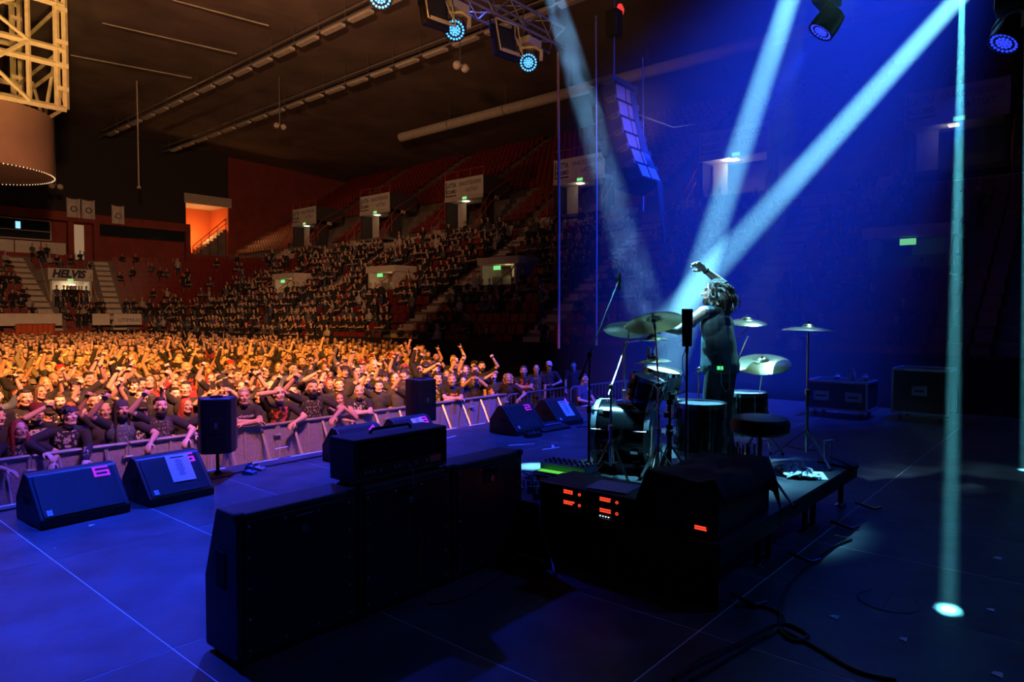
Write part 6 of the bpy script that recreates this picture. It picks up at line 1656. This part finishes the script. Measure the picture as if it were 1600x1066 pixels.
gh = 'moving heads on the front truss'
for k, (px, py) in enumerate([(597, 10), (713, 58), (828, 104)]):
    p = atY(px, py, TY - .02); aim = EYE + V((.5, 2.5, -1.5)) if k == 0 else V((1.5, 3.0, .5))
    moving_head((p.x, TY, TZ - .66), aim, ['wash light with all its cyan LEDs lit, hung beside a square flood panel', 'wash light with cyan ring, hung between the square flood panels', 'wash light with a cyan ring, hung at the truss end above the rope'][k], M_led, 1.15, gh)
def flood(px, py, label):
    p = atY(px, py, TY - .25); t = thing('flood_panel', label, 'lamp', (p.x, TY - .25, TZ - .32), R_(-8))
    Mt = rotx(R_(-14))
    MB().box((0, 0, -.36), (.50, .10, .62), Mt).build('panel', M_blackm, t, bevel=.02); MB().box((0, -.055, -.34), (.40, .02, .46), Mt).build('lens_grid', M_grille, t)
    MB().tube([Mt @ V((x_, -.09, z_)) for x_, z_ in [(-.26, -.05), (-.26, -.66), (.26, -.66), (.26, -.05), (-.26, -.05)]], .016, 6).build('frame', M_yellowm, t, True)
    MB().tube([Mt @ V((.2, -.09, -.06)), Mt @ V((.12, -.12, -.3)), Mt @ V((.24, -.1, -.6))], .010, 5).build('cable', M_pale, t, True)
    MB().box(Mt @ V((0, -.075, -.63)), (.4, .02, .06), Mt).build('name_strip', M_yellowm, t)
    MB().tube([(-.27, 0, -.36), (-.27, .05, .05), (.27, .05, .05), (.27, 0, -.36)], .018, 5).build('yoke', M_blackm, t)
    return t
flood(677, 10, 'square black flood panel in a golden tube frame on the truss'); flood(786, 50, 'square black flood panel with looping cable on the truss beside the rope end')
for k, (px, py, dist, aim) in enumerate([(1291, 38, 8.5, V((7, 6, 0))), (1577, 55, 7.5, V((7, 3.2, 0)))]):
    p = atD(px, py, dist); moving_head(p, aim, ['blue-lit moving head above the riser, ring glowing violet blue', 'blue-lit moving head high over the dark side of the stage'][k], M_ledb, 1.0)
    spot('blue_beam_lamp%d' % k, p + (aim - p).normalized() * .2, aim, 1500, DEEP, 24, .6, .08)
t = thing('side_truss', 'dark lighting truss over the stage carrying the blue moving heads', 'truss', (0, 0, 0))
pa = atD(1291, 38, 8.5) + V((0, 0, .62)); pb = atD(1577, 55, 7.5) + V((0, 0, .62)); dd_ = (pb - pa).normalized(); zc = max(pa.z, pb.z)
for hp_ in (pa, pb): MB().cyl(hp_ - V((0, 0, .2)), (hp_.x, hp_.y, zc + .3), .03, n=6).build('drop_arm', M_blackm, t)
for off in ((0, 0, .3), (0, 0, .6)):
    a = V((pa.x, pa.y, zc)) - dd_ * 2 + V(off); b_ = V((pb.x, pb.y, zc)) + dd_ * 3 + V(off); MB().tube([a, b_], .03, 6).build('chord', M_blackm, t)
for hp_ in (pa, pb): MB().cyl((hp_.x, hp_.y, zc + .6), (hp_.x, hp_.y, 19), .015, n=5).build('hoist_chain', M_steel, t)
# ------------------------------------------------------------------ line array and rigging ropes
c0 = V((13.5, 8.6, 6.95)); 
t = thing('line_array', 'hung line array of five pale-backed loudspeaker boxes with draped cables', 'speaker', c0)
M_lab = mat('array_back', (.34, .25, .24), .55, var=.1, scale=3)
y_ = 0.0; z_ = 0.0; ang = 4
for i in range(6):
    a = R_(ang + i * 4.0); Mr = rotx(-a); hh = .40
    cz = V((0, y_, z_)) + Mr @ V((0, 0, -hh / 2))
    def TP(p): return cz + Mr @ V(p)
    b = MB(); pl = [(-.55, .30), (.55, .30), (.55, -.05), (.42, -.30), (-.42, -.30), (-.55, -.05)]
    vs = [TP((x, y, z)) for z in (-hh / 2 + .02, hh / 2 - .02) for x, y in pl]
    n = 6; b.add(vs, [tuple(range(n - 1, -1, -1)), tuple(range(n, 2 * n))] + [(k, (k + 1) % n, n + (k + 1) % n, n + k) for k in range(n)])
    bx = b.build('array_box', M_blackp, t)
    for sx in (-1, 1):
        b = MB(); b.box(TP((sx * .21, -.305, 0)), (.36, .02, hh - .10), Mr); b.build('rear_panel', M_lab, bx)
        MB().box(TP((sx * .50, -.16, hh / 2)), (.05, .3, .12), Mr).build('rigging_link', M_steel, bx)
    y_ += (Mr @ V((0, 0, -hh))).y - .03; z_ += (Mr @ V((0, 0, -hh))).z
MB().box((0, .0, .10), (1.1, .6, .10)).build('fly_bar', M_steel, t); MB().cyl((0, 0, .1), (0, 0, 19 - c0.z), .025, n=6).build('hoist_chain', M_steel, t); MB().box((0, 0, 1.5), (.3, .3, .6)).build('hoist_motor', M_blackm, t, bevel=.03); MB().lathe([(.08, -.1), (.1, 0), (.05, .12)], 12, Mx.Translation((.25, 0, 1.9))).build('beacon', glow('beacon_red', (1, .05, .04), 1.0), t)
for k in range(5):
    q = random.Random(k); MB().tube([(.15 + .05 * k, -.35, -.05), (.2 + .04 * k, -.45, -.7), (.1 + .07 * k, -.7, -1.5), (.25 + .05 * k, -1.0, -2.2), (.3 + .06 * k, -1.1, -3.2 - .2 * k)], .014, 5).build('cable', M_cable, t, True)
for k, (px, yb, ytop, Y, r_, m_) in enumerate([(872, 545, 82, 8.5, .03, M_redwall), (931, 540, 25, 8.3, .02, M_alu), (1004, 330, 90, 8.6, .02, M_alu)]):
    a = atY(px, ytop, Y); b_ = atY(px + 1, yb, Y)
    t = tag(MB().tube([a, (a + b_) / 2 + V((.02, 0, 0)), (b_.x, Y, max(b_.z, -.0))], r_, 6).build('hanging_rope', mat('rope_tan', (.32, .18, .15), .8) if k == 0 else m_), ['thick tan cable bundle hanging from the truss end', 'thin pale cable hanging beside the smoky beam', 'thin pale cable hanging along the line array'][k], 'rope')
for k, (a, b_) in enumerate([(V((13.5, 8.6, 6.6)), V((XU - 1.0, 16.55, ZU + 4.1))), (V((38.5, 17.3, 16.9)), V((XU - 1.0, 12.65, ZU + 4.1)))]):
    tag(MB().tube([a, (a + b_) / 2 - V((0, 0, .35)), b_], .03, 5).build('guy_rope', M_alu), ['slanting guy rope between line array and banner gangway', 'slanting guy rope ending at the banner gangway rail'][k], 'rope')

# ------------------------------------------------------------------ hazy light beams: smoke-filled cones, each lit by its own narrow spot
def haze_mat(name, dens, noise_amt=0.0, nscale=1.2, stretch=(1, 1, 1), aniso=0.0):
    m = bpy.data.materials.new(name); m.use_nodes = True; nt = m.node_tree; n = nt.nodes; l = nt.links
    n.remove(n['Principled BSDF'])
    vs = n.new('ShaderNodeVolumeScatter'); vs.inputs['Color'].default_value = (1, 1, 1, 1); vs.inputs['Density'].default_value = dens; vs.inputs['Anisotropy'].default_value = aniso
    l.new(vs.outputs[0], n['Material Output'].inputs['Volume'])
    if noise_amt:
        tc = n.new('ShaderNodeTexCoord'); nz = n.new('ShaderNodeTexNoise'); nz.inputs['Scale'].default_value = nscale; nz.inputs['Detail'].default_value = 4; nz.inputs['Roughness'].default_value = .65
        mp = n.new('ShaderNodeMapping'); mp.inputs['Scale'].default_value = stretch; l.new(tc.outputs['Object'], mp.inputs[0]); l.new(mp.outputs[0], nz.inputs['Vector'])
        mr = n.new('ShaderNodeMapRange'); mr.inputs[1].default_value = .40; mr.inputs[2].default_value = .62; mr.inputs[3].default_value = dens * (1 - noise_amt); mr.inputs[4].default_value = dens * (1 + noise_amt)
        l.new(nz.outputs[0], mr.inputs[0]); l.new(mr.outputs[0], vs.inputs['Density'])
        m.cycles.volume_step_rate = .3
    return m
def beam_cone(label, src, dst, d0, d1, power, col, hm, blend=.9, back=None):
    """smoky beam from src (diameter d0) to dst (diameter d1); the lamp sits at the virtual apex behind src"""
    src = V(src); dst = V(dst); ax = (dst - src); L = ax.length; ax.normalize()
    nat = back is None; back = L * d0 / (d1 - d0) if nat else back; apex = src - ax * back
    ang = 1.0 if not nat else 2 * math.degrees(math.atan(d1 / 2 / (back + L)))
    s, u, d = frame_of(ax); M = basis(src, s, d.cross(s), d)
    o = MB().lathe([(d0 / 2, 0), (d1 / 2, L)], 32).build('light_beam', hm); o.matrix_world = M
    tag(o, label, 'light beam', kind='stuff')
    lo = src - ax * min(back, .25)
    if nat: spot('beam_lamp', apex, dst, power, col, max(ang, 1.0), blend, .01)
    else:    # nearly parallel beam: small disc with a very narrow spread
        al = bpy.data.lights.new('beam_lamp', 'AREA'); al.shape = 'DISK'; al.size = d0 * .9; al.spread = 2 * math.atan((d1 - d0) / L) ; al.energy = power; al.color = col
        ao = bpy.data.objects.new('beam_lamp', al); C.objects.link(ao); ao.location = src + ax * .01; ao.rotation_euler = ax.to_track_quat('-Z', 'Y').to_euler()
    return o
# thin smoke lying over and behind the far half of the stage
hz_ = MB().prism([(11.2, 8.6), (11.4, 8.0), (10.6, 6.5), (8.3, 3.0), (8.3, 1.2), (21, 1.2), (21, 8.9), (14.5, 8.1)], 14.0, None, .03).build('stage_haze', haze_mat('haze_thin', .030)); tag(hz_, 'thin blue-lit stage haze hanging behind the drum kit', 'haze', kind='stuff')
H_clear = haze_mat('haze_clear', .10)
H_smoke = haze_mat('haze_smoke', .11, .9, 4.5, (1, 1, .55))
H_thick = haze_mat('haze_thick', .16)
BC = (.20, .70, 1.0)
beam_cone('bright cyan light beam slanting steeply down behind the raised arm', atD(1246, -40, 8.2), atD(1040, 590, 7.9), .30, .46, 800000, BC, H_clear)
beam_cone('bright cyan light beam slanting across the blue haze to the drummer', atD(1530, -40, 8.2), atD(1035, 510, 8.0), .26, .42, 900000, BC, H_clear)
beam_cone('smoky pale blue light beam falling past the line array', atD(858, -30, 11.0), atD(1020, 520, 10.5), .38, .75, 70000, (.22, .55, .95), H_smoke)
beam_cone('faint smoky light beam hanging behind the drummer', atD(1246, -30, 10.0), atD(1175, 600, 9.8), .45, .75, 12000, (.25, .5, .9), H_smoke)
pf = at(1482, 952); beam_cone('thin teal light beam dropping to a bright spot on the dark deck', atD(1504, -30, 10.0), pf + V((0, 0, .002)), .085, .13, 4, (.10, .62, .74), H_thick, .9, 3.0)
pf = at(1603, 735); beam_cone('thin teal light beam at the edge of the stage dropping to the deck', atD(1606, -30, 13.0), pf + V((0, 0, .002)), .10, .15, 5, (.10, .62, .74), H_thick, .9, 3.0)
